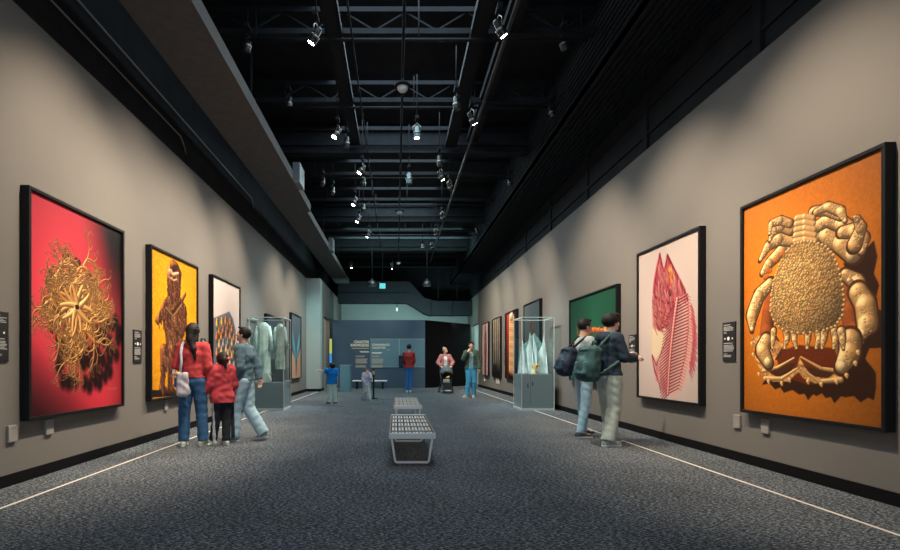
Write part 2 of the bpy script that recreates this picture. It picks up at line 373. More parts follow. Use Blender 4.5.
# detectors
for px, py, y, lb in ((404,88,7.6,'white dome detector nearest the front on the middle conduit'), (405,212,13.9,'white dome detector halfway along the middle conduit'), (400,263,20.6,'white dome detector at the far end of the middle conduit')):
    x = 0.10; z = CAM_Z + (VPY-py)*y/F_PX
    t = thing('smoke_detector', lb, 'smoke detector', (x, y, z))
    MB().lathe([(0.02,-0.06),(0.055,-0.05),(0.078,-0.02),(0.085,0.01)], n=24).build('dome', M('white detector plastic', (0.75,0.8,0.82), 0.4, emis=(0.6,0.75,0.8), estr=0.0), t)
    MB().lathe([(0.09,0.01),(0.125,0.015),(0.125,0.05),(0.02,0.06)], n=24).build('base', BLACK2, t)
    MB().tube([(0,0,0.05),(0,0,5.46-z)], 0.012, 8).build('stem', BLACK2, t)
# small exit sign
t = thing('exit_sign', 'small glowing teal sign box hanging at the far end of the ceiling', 'exit sign', (-0.55, 20.4, 4.12))
MB().box((-0.13,-0.03,0),(0.13,0.03,0.24)).build('sign_box', BLACK2, t)
MB().box((-0.12,-0.035,0.012),(0.12,-0.03,0.228)).build('lit_panel', M('teal lit sign', (0.1,0.4,0.42), 0.4, emis=(0.10,0.62,0.66), estr=0.55), t)
MB().tube([(0,0,0.24),(0,0,ZC-4.11)], 0.012, 6).build('stem', BLACK2, t)
# white camera below the back duct
t = thing('security_camera', 'small white cylinder camera hanging below the back duct', 'camera', (0.05, 24.9, 3.68))
MB().lathe([(0.03,0),(0.055,0.03),(0.055,0.16),(0.04,0.2)], n=16).build('camera_body', M('white camera plastic', (0.75,0.78,0.78), 0.4), t)
MB().tube([(0,0,0.19),(0,0,0.52),(0,0.3,0.52)], 0.015, 6).build('bracket', BLACK2, t)

# ------------------------------------------------------------------ print painter (numpy canvas)
def fbm(h, w_, sc, seed, octv=4):
    r = np.random.RandomState(seed); out = np.zeros((h, w_)); amp = 1; tot = 0
    for o in range(octv):
        gy = int(sc*(2**o)*h/w_)+2; gx = int(sc*(2**o))+2
        g = r.rand(gy+1, gx+1); yy = np.linspace(0, gy-1e-3, h); xx = np.linspace(0, gx-1e-3, w_)
        yi = yy.astype(int); xi = xx.astype(int); fy = (yy-yi)[:,None]; fx = (xx-xi)[None]
        fy = fy*fy*(3-2*fy); fx = fx*fx*(3-2*fx)
        out += amp*(g[yi][:,xi]*(1-fy)*(1-fx)+g[yi+1][:,xi]*fy*(1-fx)+g[yi][:,xi+1]*(1-fy)*fx+g[yi+1][:,xi+1]*fy*fx)
        tot += amp; amp *= 0.5
    return out/tot
class Pic:
    def __init__(s, W, asp, to_uv=None):
        s.W = W; s.H = int(W*asp); s.a = np.zeros((s.H, s.W, 3)); s.to_uv = to_uv
        s.X, s.Y = np.meshgrid(np.arange(s.W)+0.5, np.arange(s.H)+0.5)      # Y up
    def pt(s, p):
        u, v = s.to_uv(*p) if s.to_uv else p
        return u*s.W, v*s.H
    def _bb(s, x0, x1, y0, y1):
        return max(int(x0),0), min(int(x1)+2,s.W), max(int(y0),0), min(int(y1)+2,s.H)
    def cap(s, p, q, r0, r1, col, hi=None, L=(-0.5,0.6), alpha=1.0, raw=False, edge=0.45, rod=False):
        """tapered stroke, round-shaded; radii in fractions of the width"""
        (ax, ay), (bx, by) = (p, q) if raw else (s.pt(p), s.pt(q)); r0 *= s.W; r1 *= s.W; R = max(r0, r1)+1.5
        x0,x1,y0,y1 = s._bb(min(ax,bx)-R, max(ax,bx)+R, min(ay,by)-R, max(ay,by)+R)
        if x1<=x0 or y1<=y0: return
        X = s.X[y0:y1,x0:x1]; Y = s.Y[y0:y1,x0:x1]
        dx, dy = bx-ax, by-ay; l2 = dx*dx+dy*dy+1e-9
        t = np.clip(((X-ax)*dx+(Y-ay)*dy)/l2, 0, 1); ex = X-(ax+t*dx); ey = Y-(ay+t*dy); r = r0+t*(r1-r0)
        d = np.sqrt(ex*ex+ey*ey); m = np.clip(r-d+0.5, 0, 1)*alpha
        if rod: l_ = math.sqrt(l2); pp = (ex*-dy+ey*dx)/l_; ex, ey = -dy/l_*pp, dx/l_*pp
        nx, ny = ex/(r+1e-6), ey/(r+1e-6); nz = np.sqrt(np.clip(1-nx*nx-ny*ny, 0, 1))
        sh = np.clip(nx*L[0]+ny*L[1]+nz*0.65, 0, 1.1)
        c = np.array(col)[None,None]*(edge+(1-edge)*sh[...,None]*1.3)
        if hi is not None: c = c+(np.array(hi)-np.array(col))[None,None]*(np.clip(sh-0.72,0,1)[...,None]*2.6)
        s.a[y0:y1,x0:x1] = s.a[y0:y1,x0:x1]*(1-m[...,None])+c*m[...,None]
    def path(s, pts, r0, r1, col, **k):
        n = len(pts)-1
        for i in range(n):
            s.cap(pts[i], pts[i+1], r0+(r1-r0)*i/n, r0+(r1-r0)*(i+1)/n, col, **k)
    def mask(s, pts):
        P_ = [s.pt(p) for p in pts]; m = np.zeros((s.H, s.W), bool); n = len(P_)
        for i in range(n):
            (x0,y0),(x1,y1) = P_[i], P_[(i+1)%n]
            if y0 == y1: continue
            c = ((s.Y >= min(y0,y1)) & (s.Y < max(y0,y1))); xs = x0+(s.Y-y0)*(x1-x0)/(y1-y0)
            m ^= c & (s.X > xs)
        return m
    def blur(s, m, n=3):
        m = m.astype(float)
        for _ in range(n):
            m = (m+np.roll(m,1,0)+np.roll(m,-1,0)+np.roll(m,1,1)+np.roll(m,-1,1))/5
        return m
    def fill(s, pts, col, soft=1, alpha=1.0, tex=None):
        m = s.blur(s.mask(pts), soft)*alpha; c = np.array(col)[None,None]
        if tex is not None: c = c*tex[...,None]
        s.a = s.a*(1-m[...,None])+c*m[...,None]; return m
    def flecks(s, pts, n, cols, r, ln=0, ang=-1.57, seed=1, alpha=0.8, hi=(1,0.93,0.76)):
        m = np.argwhere(s.mask(pts)); q = random.Random(seed)
        if not len(m): return
        for _ in range(n):
            y, x = m[q.randrange(len(m))]; a_ = ang+q.uniform(-.4,.4); l = ln*s.W*q.uniform(.5,1.3)
            s.cap((x,y),(x+math.cos(a_)*l+.5,y+math.sin(a_)*l), r*q.uniform(.7,1.2), r*q.uniform(.4,.8), q.choice(cols), hi=hi, raw=True, alpha=alpha)
    def material(s, name):
        img = bpy.data.images.new(name, s.W, s.H, float_buffer=False); img.colorspace_settings.name = 'sRGB'
        px = np.ones((s.H, s.W, 4), np.float32); A = np.clip(s.a, 0, 1)**0.97; px[...,:3] = np.clip(A+0.015, 0, 1); img.pixels.foreach_set(px.ravel()); img.pack()
        m = bpy.data.materials.new(name); m.use_nodes = True; nt = m.node_tree; b = nt.nodes['Principled BSDF']
        ti = nt.nodes.new('ShaderNodeTexImage'); ti.image = img
        uv = nt.nodes.new('ShaderNodeUVMap'); nt.links.new(uv.outputs[0], ti.inputs[0])
        nt.links.new(ti.outputs[0], b.inputs['Base Color']); b.inputs['Roughness'].default_value = 0.4
        b.inputs['Specular IOR Level'].default_value = 0.3
        return m
FD = 0.085
def uvmap(side, near, far, z0, z1, x0, y0, sc):
    """photo-crop position -> place on the print, by the picture's own plane"""
    X = (XL+FD) if side < 0 else (XR-FD)
    def f(zx, zy):
        px = x0+zx/sc; py = y0+zy/sc; d = X*500/(px-VPX)
        u = (d-near)/(far-near) if side < 0 else (far-d)/(far-near)
        return u, (CAM_Z+(VPY-py)*d/500-z0)/(z1-z0)
    return f
def picture(side, near, far, z0, z1, pic, label, matname):
    yc = (near+far)/2; W = far-near; H = z1-z0; X = XL if side < 0 else XR; n = -side     # n: direction out of the wall
    t = thing('framed_picture', label, 'picture', (X, yc, z0))
    b = 0.032
    mb = MB()
    for (a, c, d, e) in ((-W/2, W/2, 0, b), (-W/2, W/2, H-b, H), (-W/2, -W/2+b, b, H-b), (W/2-b, W/2, b, H-b)):
        mb.box((0.0, a, d), (n*FD, c, e))
    mb.build('frame', FRAMEM, t, bevel=0.003)
    MB().box((0.0, -W/2+b, b), (n*(FD-0.028), W/2-b, H-b)).build('backing', FRAMEM, t)
    xx = n*(FD-0.024); ya, yb = (-W/2+b, W/2-b)
    vs = [(xx, ya, b), (xx, yb, b), (xx, yb, H-b), (xx, ya, H-b)]
    me = bpy.data.meshes.new('print'); me.from_pydata(vs, [], [(0,1,2,3) if side < 0 else (3,2,1,0)]); me.update()
    uvl = me.uv_layers.new(name='UVMap')
    fu = lambda v: ((v.y+W/2)/W if side < 0 else (W/2-v.y)/W, v.z/H)
    for li in me.loops: uvl.data[li.index].uv = fu(me.vertices[li.vertex_index].co)
    o = bpy.data.objects.new('print', me); C.objects.link(o); o.parent = t; me.materials.append(pic.material(matname))
    return t
Z0, Z1 = 0.565, 2.80
ZL = 2.74
ASP = (Z1-Z0)/1.64
rnd = random.Random(3)
def curl(pic, x, y, ang, ln, r, depth, colf):
    """branching curling arm, raw canvas units"""
    n = 9; turn = rnd.choice([-1,1])*rnd.uniform(0.03,0.16)
    for i in range(n):
        nx = x+math.cos(ang)*ln/n; ny = y+math.sin(ang)*ln/n
        k = i/n; rr = r*(1-0.45*k)
        pic.cap((x,y),(nx,ny), rr, rr*0.95, colf(depth), hi=(0.98,0.84,0.58), raw=True, rod=True)
        x, y = nx, ny; ang += turn*(1+k*2.2)
        if depth > 0 and i in (3, 7): curl(pic, x, y, ang+rnd.choice([-1,1])*rnd.uniform(0.5,1.0), ln*0.62, rr*0.72, depth-1, colf)
    if depth > 0: curl(pic, x, y, ang+rnd.uniform(0.3,0.7), ln*0.6, r*0.5, depth-1, colf); curl(pic, x, y, ang-rnd.uniform(0.3,0.7), ln*0.6, r*0.5, depth-1, colf)
    else:
        tt = rnd.choice([-1,1])
        for i in range(9):
            nx = x+math.cos(ang)*ln*0.08*(1-i*0.05); ny = y+math.sin(ang)*ln*0.08*(1-i*0.05)
            pic.cap((x,y),(nx,ny), r*0.5, r*0.45, colf(0), hi=(0.98,0.84,0.55), raw=True, rod=True); x, y = nx, ny; ang += tt*0.62

def pic_star():
    P_ = Pic(420, ASP); H, W = P_.H, P_.W; U = P_.X/W; V = P_.Y/H
    g = np.clip(1.15-1.25*np.hypot((U-0.28)*0.9,(V-0.55)), 0, 1)
    dark = np.clip((U-0.62)*2.2+(V-0.72)*2.4, 0, 1)*np.clip(3*(U-0.5),0,1)
    dark2 = np.clip((0.30-U)*2.0+(0.20-V)*3.2, 0, 1)*0.8
    low = np.exp(-((U-0.75)**2/0.06+(V-0.05)**2/0.05))
    P_.a[:] = np.array((0.74,0.17,0.22))*(0.45+0.65*g[...,None])+np.array((0.1,0.10,0.10))*(np.clip(g-0.55,0,1)[...,None])
    P_.a *= (1-0.93*np.clip(dark,0,1)[...,None])*(1-0.85*np.clip(dark2,0,1)[...,None]); P_.a += np.array((0.25,0.06,0.07))*low[...,None]
    # cast shadow belongs to the photographed subject
    cx, cy = 0.45*W, 0.52*H
    sh = np.zeros((H,W)); r_ = np.random.RandomState(5)
    for k in range(70):
        a = r_.uniform(-2.6,0.2); rr = r_.uniform(0.15,0.42)*W; x = cx+0.09*W+rr*math.cos(a); y = cy-0.09*H+rr*math.sin(a)*1.05
        sh = np.maximum(sh, np.clip(1.6-np.hypot((P_.X-x)/(0.035*W),(P_.Y-y)/(0.05*W)),0,1))
    P_.a *= (1-0.88*P_.blur(sh,3)[...,None])
    base = np.array((0.78,0.50,0.23))
    for k in range(160):
        aa = rnd.uniform(0,2*PI); q = rnd.uniform(0,0.30)*W; P_.cap((cx+math.cos(aa)*q, cy+math.sin(aa)*q*1.15),(cx+math.cos(aa)*q+6, cy+math.sin(aa)*q*1.15),0.035,0.03,(0.20,0.07,0.04),raw=True,alpha=0.8)
    colf = lambda d: tuple(base*(0.62+0.17*d))
    for k in range(26):
        a = k/26*2*PI+rnd.uniform(-0.1,0.1); r0 = 0.13*W
        curl(P_, cx+math.cos(a)*r0, cy+math.sin(a)*r0, a+rnd.uniform(-0.2,0.2), (0.18+0.06*abs(math.sin(a)))*W, 0.0155, 2, colf)
    for k in range(18):
        a = k/18*2*PI+0.15; curl(P_, cx+math.cos(a)*0.06*W, cy+math.sin(a)*0.06*W, a, 0.15*W, 0.017, 2, colf)
    for k in range(5):
        a0 = k/5*2*PI+0.3
        for s_ in (-0.27,0.27):
            a = a0+s_; x, y = cx+math.cos(a0)*0.025*W, cy+math.sin(a0)*0.025*W
            for i in range(8):
                nx, ny = x+math.cos(a)*0.017*W, y+math.sin(a)*0.017*W
                P_.cap((x,y),(nx,ny), 0.023-0.0015*i, 0.023-0.0015*(i+1), (0.80,0.57,0.32), hi=(1,0.88,0.62), raw=True, rod=True); x,y = nx,ny; a += s_*0.16
    P_.cap((cx-2,cy),(cx+2,cy), 0.016,0.016,(0.12,0.06,0.03), raw=True)
    for i in range(14):
        x = (0.80+0.008*i)*W; P_.cap((x,0.105*H+math.sin(i*2.1)*4),(x+3,0.105*H+math.sin(i*2.1+2.1)*4),0.0022,0.0022,(0.85,0.45,0.42),raw=True,alpha=0.8)
    return P_
def pic_crab():
    P_ = Pic(440, ASP, uvmap(1, 3.84, 5.46, Z0, Z1, 740, 180, 2.2917)); H, W = P_.H, P_.W; U = P_.X/W; V = P_.Y/H
    g = np.clip(1.1-0.75*np.hypot(U-0.40,(V-0.62)*0.9), 0, 1.05)
    tex = 0.97+0.06*fbm(H,W,60,2,2)
    P_.a[:] = np.array((0.95,0.51,0.11))*(g*tex)[...,None]; P_.a *= (1-0.30*np.clip((V-0.75)*2,0,1)*np.clip(U+0.1,0,1))[...,None]
    nb = fbm(H,W,70,9,3); fine = np.clip(0.45+1.1*nb, 0.5, 1.35)
    # shadow of the animal, as photographed
    shp = [(60,455),(45,470),(75,480),(95,488),(130,492),(150,505),(170,495),(190,500),(210,512),(235,498),(270,510),(300,505),(305,470),(300,435),(280,410),(290,385),(330,385),(332,340),(318,300),(300,290),(312,240),(300,215),(308,175),(300,138),(280,160),(262,190),(230,190),(250,240),(300,330),(250,420),(190,450)]
    jag = []
    for i, (x, y) in enumerate(shp):
        jag.append((x, y)); x2, y2 = shp[(i+1)%len(shp)]
        if i < 13: jag.append(((x+x2)/2+2, (y+y2)/2-9))
    P_.fill(jag, (0.13,0.055,0.02), 3, 0.93)
    P_.fill([(75,395),(130,378),(205,385),(240,420),(225,465),(150,470),(90,450)], (0.36,0.13,0.035), 4, 0.95)
    S_ = (0.84,0.62,0.37); S2 = (0.76,0.53,0.30); HI = (1,0.88,0.64)
    def leg(pts, rs, col=S_):
        for i in range(len(pts)-1):
            P_.cap(pts[i], pts[i+1], rs[i]*1.18, rs[i+1]*1.18, (0.30,0.15,0.07), edge=0.8)
        for i in range(len(pts)-1):
            a, b = pts[i], pts[i+1]; k = 0.10
            a2 = (a[0]+(b[0]-a[0])*k, a[1]+(b[1]-a[1])*k); b2 = (b[0]-(b[0]-a[0])*k, b[1]-(b[1]-a[1])*k)
            P_.cap(a2, b2, rs[i], rs[i+1], col, hi=HI)
            (ux, uy), (vx, vy) = P_.pt(a2), P_.pt(b2)
            for _ in range(26):
                f = rnd.random(); rr = (rs[i]+(rs[i+1]-rs[i])*f)*W*0.8; x_ = ux+(vx-ux)*f+rnd.uniform(-1,1)*rr*.8; y_ = uy+(vy-uy)*f+rnd.uniform(-1,1)*rr*.8
                P_.cap((x_,y_),(x_+1,y_),0.0055,0.005,rnd.choice([S2,(0.88,0.72,0.50),(0.66,0.48,0.30)]),hi=HI,raw=True,alpha=.65)
            P_.cap(b2, (b2[0]+1, b2[1]), rs[i+1]*0.8, rs[i+1]*0.6, (0.93,0.78,0.55))
    # inner folds of the claws, orange brown
    P_.path([(70,250),(60,300),(55,350),(75,390)], 0.05, 0.06, (0.62,0.30,0.12)); P_.path([(240,240),(245,300),(255,350),(235,390)], 0.05, 0.06, (0.62,0.30,0.12))
    # upper legs folded round the top
    leg([(118,150),(92,160),(62,190),(45,215)], [0.035,0.04,0.035,0.02]); leg([(115,140),(85,135),(60,150),(40,185)], [0.03,0.036,0.032,0.015])
    leg([(112,115),(90,105),(72,115),(62,140)], [0.03,0.034,0.028,0.012]); leg([(110,100),(88,92),(66,100),(62,125)], [0.024,0.026,0.022,0.01])
    leg([(168,120),(190,125),(225,145),(255,170)], [0.035,0.045,0.05,0.05]); leg([(165,110),(195,90),(225,100),(270,125)], [0.03,0.036,0.04,0.03])
    leg([(225,120),(255,115),(275,135),(272,165)], [0.03,0.036,0.036,0.02]); leg([(160,95),(160,72),(195,68),(225,85)], [0.02,0.026,0.03,0.02])
    leg([(165,75),(195,60),(225,72),(235,95)], [0.018,0.024,0.026,0.012]); leg([(255,150),(270,110),(262,90),(255,84)], [0.04,0.03,0.02,0.008])
    # side claws
    leg([(65,235),(38,265),(22,310),(22,345)], [0.035,0.048,0.05,0.02]); leg([(232,215),(262,235),(275,270),(240,225)], [0.03,0.042,0.03,0.015])
    leg([(262,255),(280,285),(285,330),(272,355)], [0.05,0.055,0.055,0.03])
    # great claws joined under the face
    P_.fill([(22,360),(50,355),(95,375),(75,410),(70,440),(95,440),(125,430),(130,405),(145,432),(195,445),(240,435),(215,400),(208,365),(235,345),(270,350),(262,400),(240,440),(205,462),(165,466),(140,455),(128,440),(105,462),(70,462),(45,445),(30,410)], S2, 1, 1, fine)
    P_.fill([(60,440),(95,425),(122,418),(112,440),(80,452)], (0.25,0.12,0.05), 1); P_.fill([(140,425),(175,435),(215,440),(195,454),(160,450)], (0.25,0.12,0.05), 1)
    P_.path([(48,438),(80,430),(118,408)], 0.014, 0.006, S_, hi=HI); P_.path([(52,455),(90,455),(126,432)], 0.016, 0.007, S_, hi=HI)
    P_.path([(232,440),(180,432),(134,406)], 0.014, 0.006, S_, hi=HI); P_.path([(225,458),(175,462),(134,432)], 0.016, 0.007, S_, hi=HI)
    leg([(55,368),(45,390),(60,420)], [0.05,0.055,0.04]); leg([(245,365),(245,395),(225,430)], [0.06,0.06,0.04])
    # small mouth legs
    for x in (72,100,118,150,172,188,210,225): leg([(x,345),(x+rnd.uniform(-4,4),365),(x+rnd.uniform(-7,7),388)], [0.024,0.02,0.008])
    # tail plates on top
    for k in range(6): P_.path([(124+k*-1.0,88+k*13),(142,84+k*13),(160+k*1.4,88+k*13)], 0.019, 0.019, (0.84,0.62,0.38), hi=HI)
    # carapace
    car = []
    ctr = [(142,140),(165,142),(190,152),(208,172),(220,205),(228,240),(232,275),(228,310),(212,335),(185,345),(140,352),(100,348),(75,330),(64,300),(66,265),(72,230),(84,195),(100,165),(120,146)]
    m = P_.blur(P_.mask(ctr), 2); cx, cy = P_.pt((148,262)); rx, ry = 0.27*W, 0.215*H
    nx = (P_.X-cx)/rx; ny = (P_.Y-cy)/ry; nz = np.sqrt(np.clip(1.1-nx*nx*0.7-ny*ny*0.7,0.05,1.2))
    gy, gx = np.gradient(nb); sh = np.clip(0.25+0.55*nz-0.20*nx+0.20*ny, 0.12, 1.1)
    c = np.array((0.86,0.66,0.40))*sh[...,None]; P_.a = P_.a*(1-m[...,None])+c*m[...,None]
    pb = np.argwhere(P_.mask(ctr)); q = random.Random(2)
    for _ in range(3600):
        y_, x_ = pb[q.randrange(len(pb))]; s0 = sh[y_, x_]; r_ = q.uniform(0.0055,0.0095)
        cc = np.array(q.choice([(0.88,0.66,0.38),(0.82,0.58,0.32),(0.92,0.72,0.45)]))*s0
        P_.cap((x_,y_),(x_+.6,y_), r_, r_, tuple(cc), hi=tuple(np.minimum(cc*1.45,1)), raw=True, edge=.58)
    for i in range(len(ctr)):
        a = ctr[i]; b = ctr[(i+1)%len(ctr)]
        for k in range(3): P_.cap((a[0]+(b[0]-a[0])*k/3, a[1]+(b[1]-a[1])*k/3), (a[0]+(b[0]-a[0])*k/3+1, a[1]+(b[1]-a[1])*k/3), 0.009, 0.009, S_, hi=HI)
    for (x,y) in ((38,445),(60,462),(90,466),(108,458),(150,462),(180,468),(215,462),(238,448),(258,420),(264,395),(25,400),(22,375)): P_.cap((x,y),(x+1,y+5),0.014,0.006,S_,hi=HI)
    for (x,y) in ((60,208),(75,185),(90,170),(52,222)): P_.cap((x,y),(x+4,y),0.02,0.016,(0.78,0.36,0.10),alpha=0.7)
    P_.a *= (0.93+0.14*fbm(H,W,90,4,2))[...,None]
    return P_
def pic_fish():
    P_ = Pic(400, ASP, uvmap(1, 6.19, 7.81, Z0, Z1, 640, 240, 3.43)); H, W = P_.H, P_.W; U = P_.X/W; V = P_.Y/H
    g = 1-0.22*np.clip(np.hypot(U-0.45,V-0.5)*1.3,0,1); P_.a[:] = np.array((0.86,0.77,0.73))*g[...,None]
    RED = (0.54,0.06,0.14); PK = (0.80,0.30,0.33)
    tx = 0.75+0.5*fbm(H,W,14,6,4)
    body = [(62,50),(50,90),(40,150),(36,210),(36,300),(34,395),(36,430),(50,455),(42,490),(70,480),(85,520),(110,545),(130,520),(150,490),(165,420),(178,380),(182,310),(178,250),(160,205),(150,170),(125,120),(105,85),(88,50),(76,90)]
    P_.fill(body, (0.82,0.61,0.55), 30, 0.85)
    P_.fill([(62,45),(50,90),(40,150),(36,215),(60,235),(100,245),(125,215),(158,210),(150,170),(125,120),(105,85),(88,50),(78,95),(68,90)], (0.66,0.17,0.23), 12, 0.75, tx)
    P_.fill([(36,215),(40,300),(65,312),(90,290),(95,245),(60,235)], (0.70,0.28,0.28), 30, 0.65, tx)
    P_.fill([(36,300),(34,395),(50,410),(75,360),(88,300),(62,314)], (0.88,0.80,0.64), 30, 0.8)
    P_.fill([(90,90),(110,95),(115,130),(105,150),(90,140)], (0.90,0.60,0.25), 25, 0.9)
    P_.cap((97,178),(97,184),0.028,0.028,(0.25,0.03,0.06),alpha=0.9)
    for a,b in (((62,48),(48,130)),((48,130),(40,200)),((62,48),(75,110)),((88,52),(76,120)),((76,120),(100,200)),((40,190),(80,215)),((80,215),(120,210)),((88,52),(130,140)),((130,140),(158,205)),((70,110),(60,190)),((60,190),(50,280)),((85,230),(60,310)),((98,240),(72,300)),((50,280),(58,305)),((58,305),(90,292))):
        P_.cap(a,b,0.013,0.008,RED,hi=PK,alpha=0.85)
    P_.flecks([(62,45),(50,90),(40,150),(36,215),(60,235),(100,245),(125,215),(158,210),(150,170),(125,120),(105,85),(88,50),(78,95),(68,90)], 230, [(0.64,0.12,0.19),(0.80,0.38,0.38),(0.92,0.72,0.62),(0.90,0.62,0.55),(0.52,0.08,0.15)], 0.009, 0.09, -1.35, 3, 0.40, (0.95,0.7,0.62))
    P_.flecks([(36,215),(40,300),(65,312),(90,290),(95,245),(60,235)], 90, [(0.66,0.16,0.2),(0.82,0.5,0.44)], 0.008, 0.07, -0.6, 4, 0.45, (0.95,0.7,0.62))
    P_.flecks([(165,220),(183,300),(180,390),(160,450),(172,330)], 120, [(0.78,0.28,0.32),(0.84,0.45,0.45)], 0.006, 0.08, -1.0, 5, 0.45, (0.95,0.7,0.62))
    P_.flecks([(40,410),(60,400),(85,520),(60,500)], 60, [(0.78,0.28,0.32),(0.84,0.45,0.45)], 0.005, 0.10, -1.3, 6, 0.4, (0.95,0.7,0.62))
    sp = lambda t: (122-8*math.sin(t*2.4)-26*t, 205+330*t)
    n = 30
    for i in range(n):
        t_ = i/n; x, y = sp(t_); l = 20+27*math.sin(PI*(0.12+0.80*t_))
        P_.cap((x,y),(x+l*1.0+6,y-16-4*(1-t_)),0.0115,0.005,RED,alpha=0.95); P_.cap((x+2,y-2),(x+l*0.9+5,y-16-4*(1-t_)),0.0045,0.002,(0.95,0.78,0.72),alpha=0.9); P_.cap((x+l*0.95+6,y-16),(x+l*1.2+10,y-8),0.005,0.003,PK,alpha=0.6)
        P_.cap((x,y),(x-l*0.8,y+34),0.010,0.004,(0.60,0.13,0.20),alpha=0.85)
        P_.cap((x,y),(x-1,y+6),0.026-0.009*t_,0.020-0.008*t_,(0.76,0.38,0.38),hi=(0.95,0.75,0.66))
    for i in range(16):
        a = (180-2*abs(i-6)*0.9, 225+i*15); P_.cap(a,(a[0]+11,a[1]+26),0.012,0.003,(0.76,0.22,0.27),alpha=0.6)
    for i in range(8): P_.cap((36+i*1,400+i*7),(46+i*3,450+i*9),0.007,0.002,(0.74,0.20,0.26),alpha=0.7)
    P_.path([(36,395),(50,430),(90,330)],0.009,0.004,RED,alpha=0.8); P_.path([(160,300),(150,400),(130,470)],0.008,0.004,PK,alpha=0.7)
    return P_
def pic_bear():
    P_ = Pic(320, ASP, uvmap(-1, 6.90, 8.55, Z0, ZL, 145, 240, 3.333)); H, W = P_.H, P_.W; U = P_.X/W; V = P_.Y/H
    P_.a[:] = np.array((0.93,0.60,0.05))*(1-0.45*np.clip(np.hypot(U-0.5,(V-0.55))-0.25,0,1)-0.1*(V<0.06))[...,None]
    B = (0.36,0.17,0.08); HI = (0.80,0.50,0.30); tx = 0.55+0.9*fbm(H,W,22,11,4)
    P_.fill([(22,500),(110,500),(110,520),(22,525)], (0.10,0.04,0.02), 1)
    P_.fill([(88,98),(100,85),(118,88),(128,110),(124,150),(120,185),(138,215),(146,245),(138,290),(128,350),(112,380),(100,440),(96,500),(82,505),(80,440),(72,440),(72,500),(52,500),(60,430),(66,370),(76,340),(68,290),(66,265),(48,285),(38,270),(50,245),(66,210),(80,185),(82,150),(78,125)], B, 1, 1, tx)
    for a,b,r0,r1,c in (((100,90),(110,95),.07,.06,(0.30,0.13,0.06)),((85,110),(112,112),.045,.03,(0.78,0.48,0.30)),((112,115),(110,170),.07,.09,(0.38,0.18,0.09)),((90,195),(86,250),.05,.045,(0.42,0.22,0.12)),((72,215),(48,270),.045,.035,B),
            ((120,215),(140,180),.035,.02,(0.45,0.22,0.12)),((136,230),(138,290),.05,.045,B),((98,260),(100,340),.11,.10,(0.46,0.26,0.13)),((68,370),(64,430),.07,.045,B),((98,370),(90,430),.075,.05,B),((60,495),(74,500),.035,.03,B),((84,500),(100,502),.035,.03,B)):
        P_.cap(a,b,r0,r1,c,hi=HI)
    for i in range(60):
        x = rnd.uniform(76,120); y = rnd.uniform(205,360); P_.cap((x,y),(x+rnd.uniform(-2,3),y+6),0.012,0.006,(0.60,0.38,0.22),alpha=0.75)
    BR = [(0.24,0.11,0.06),(0.44,0.23,0.13),(0.62,0.38,0.24),(0.33,0.16,0.08),(0.17,0.07,0.04)]
    P_.flecks([(88,98),(118,92),(126,130),(120,185),(142,225),(138,300),(128,350),(112,380),(98,500),(82,500),(80,440),(72,440),(72,500),(54,500),(60,430),(66,370),(76,340),(66,265),(44,280),(50,245),(80,185),(80,125)], 520, BR, 0.013, 0.05, -1.4, 8, 0.75, (0.9,0.66,0.45))
    P_.path([(88,104),(100,116),(116,112)],0.022,0.016,(0.82,0.56,0.40),hi=(1,.85,.7)); P_.path([(92,128),(102,136),(112,132)],0.014,0.010,(0.80,0.52,0.36),hi=(1,.85,.7)); P_.path([(100,96),(108,92)],0.03,0.03,(0.22,0.09,0.05))
    P_.path([(70,220),(95,245),(125,200)],0.012,0.012,(0.22,0.09,0.04)); P_.path([(128,215),(100,255),(75,225)],0.010,0.010,(0.6,0.42,0.26))
    P_.a *= (0.85+0.3*fbm(H,W,60,3,2))[...,None]
    return P_
def pic_corn():
    P_ = Pic(280, ASP, uvmap(-1, 9.23, 10.87, Z0, Z1, 205, 275, 7.857)); H, W = P_.H, P_.W; V = P_.Y/H
    P_.a[:] = np.array((0.80,0.74,0.72))*(0.82+0.2*V[...,None])
    P_.fill([(55,400),(60,330),(200,270),(230,330),(250,420),(250,900),(60,900)], (0.25,0.27,0.33), 3, 0.8)
    r = random.Random(5); P_.to_uv = None
    for row in range(11):
        for k in range(5):
            u = .16+k*.155+(row%2)*.07+r.uniform(-.01,.01); v = .66-row*.062+r.uniform(-.01,.01)-abs(k-2.2)*.022
            if row < 2 and k > 3: continue
            col = r.choice([(0.80,0.42,0.10),(0.66,0.26,0.08),(0.93,0.64,0.12)]) if row < 3 else r.choice([(0.85,0.62,0.42),(0.60,0.64,0.72),(0.88,0.70,0.48),(0.80,0.48,0.22),(0.50,0.50,0.56)])
            P_.cap((u+.012,v-.012),(u+.012,v-.05),.048,.04,(0.16,0.13,0.15),alpha=.75); P_.cap((u,v),(u-.004,v-.036),.028,.042,col,hi=(1,0.9,0.72)); P_.cap((u,v+.006),(u+.003,v+.018),.016,.007,col)
    return P_
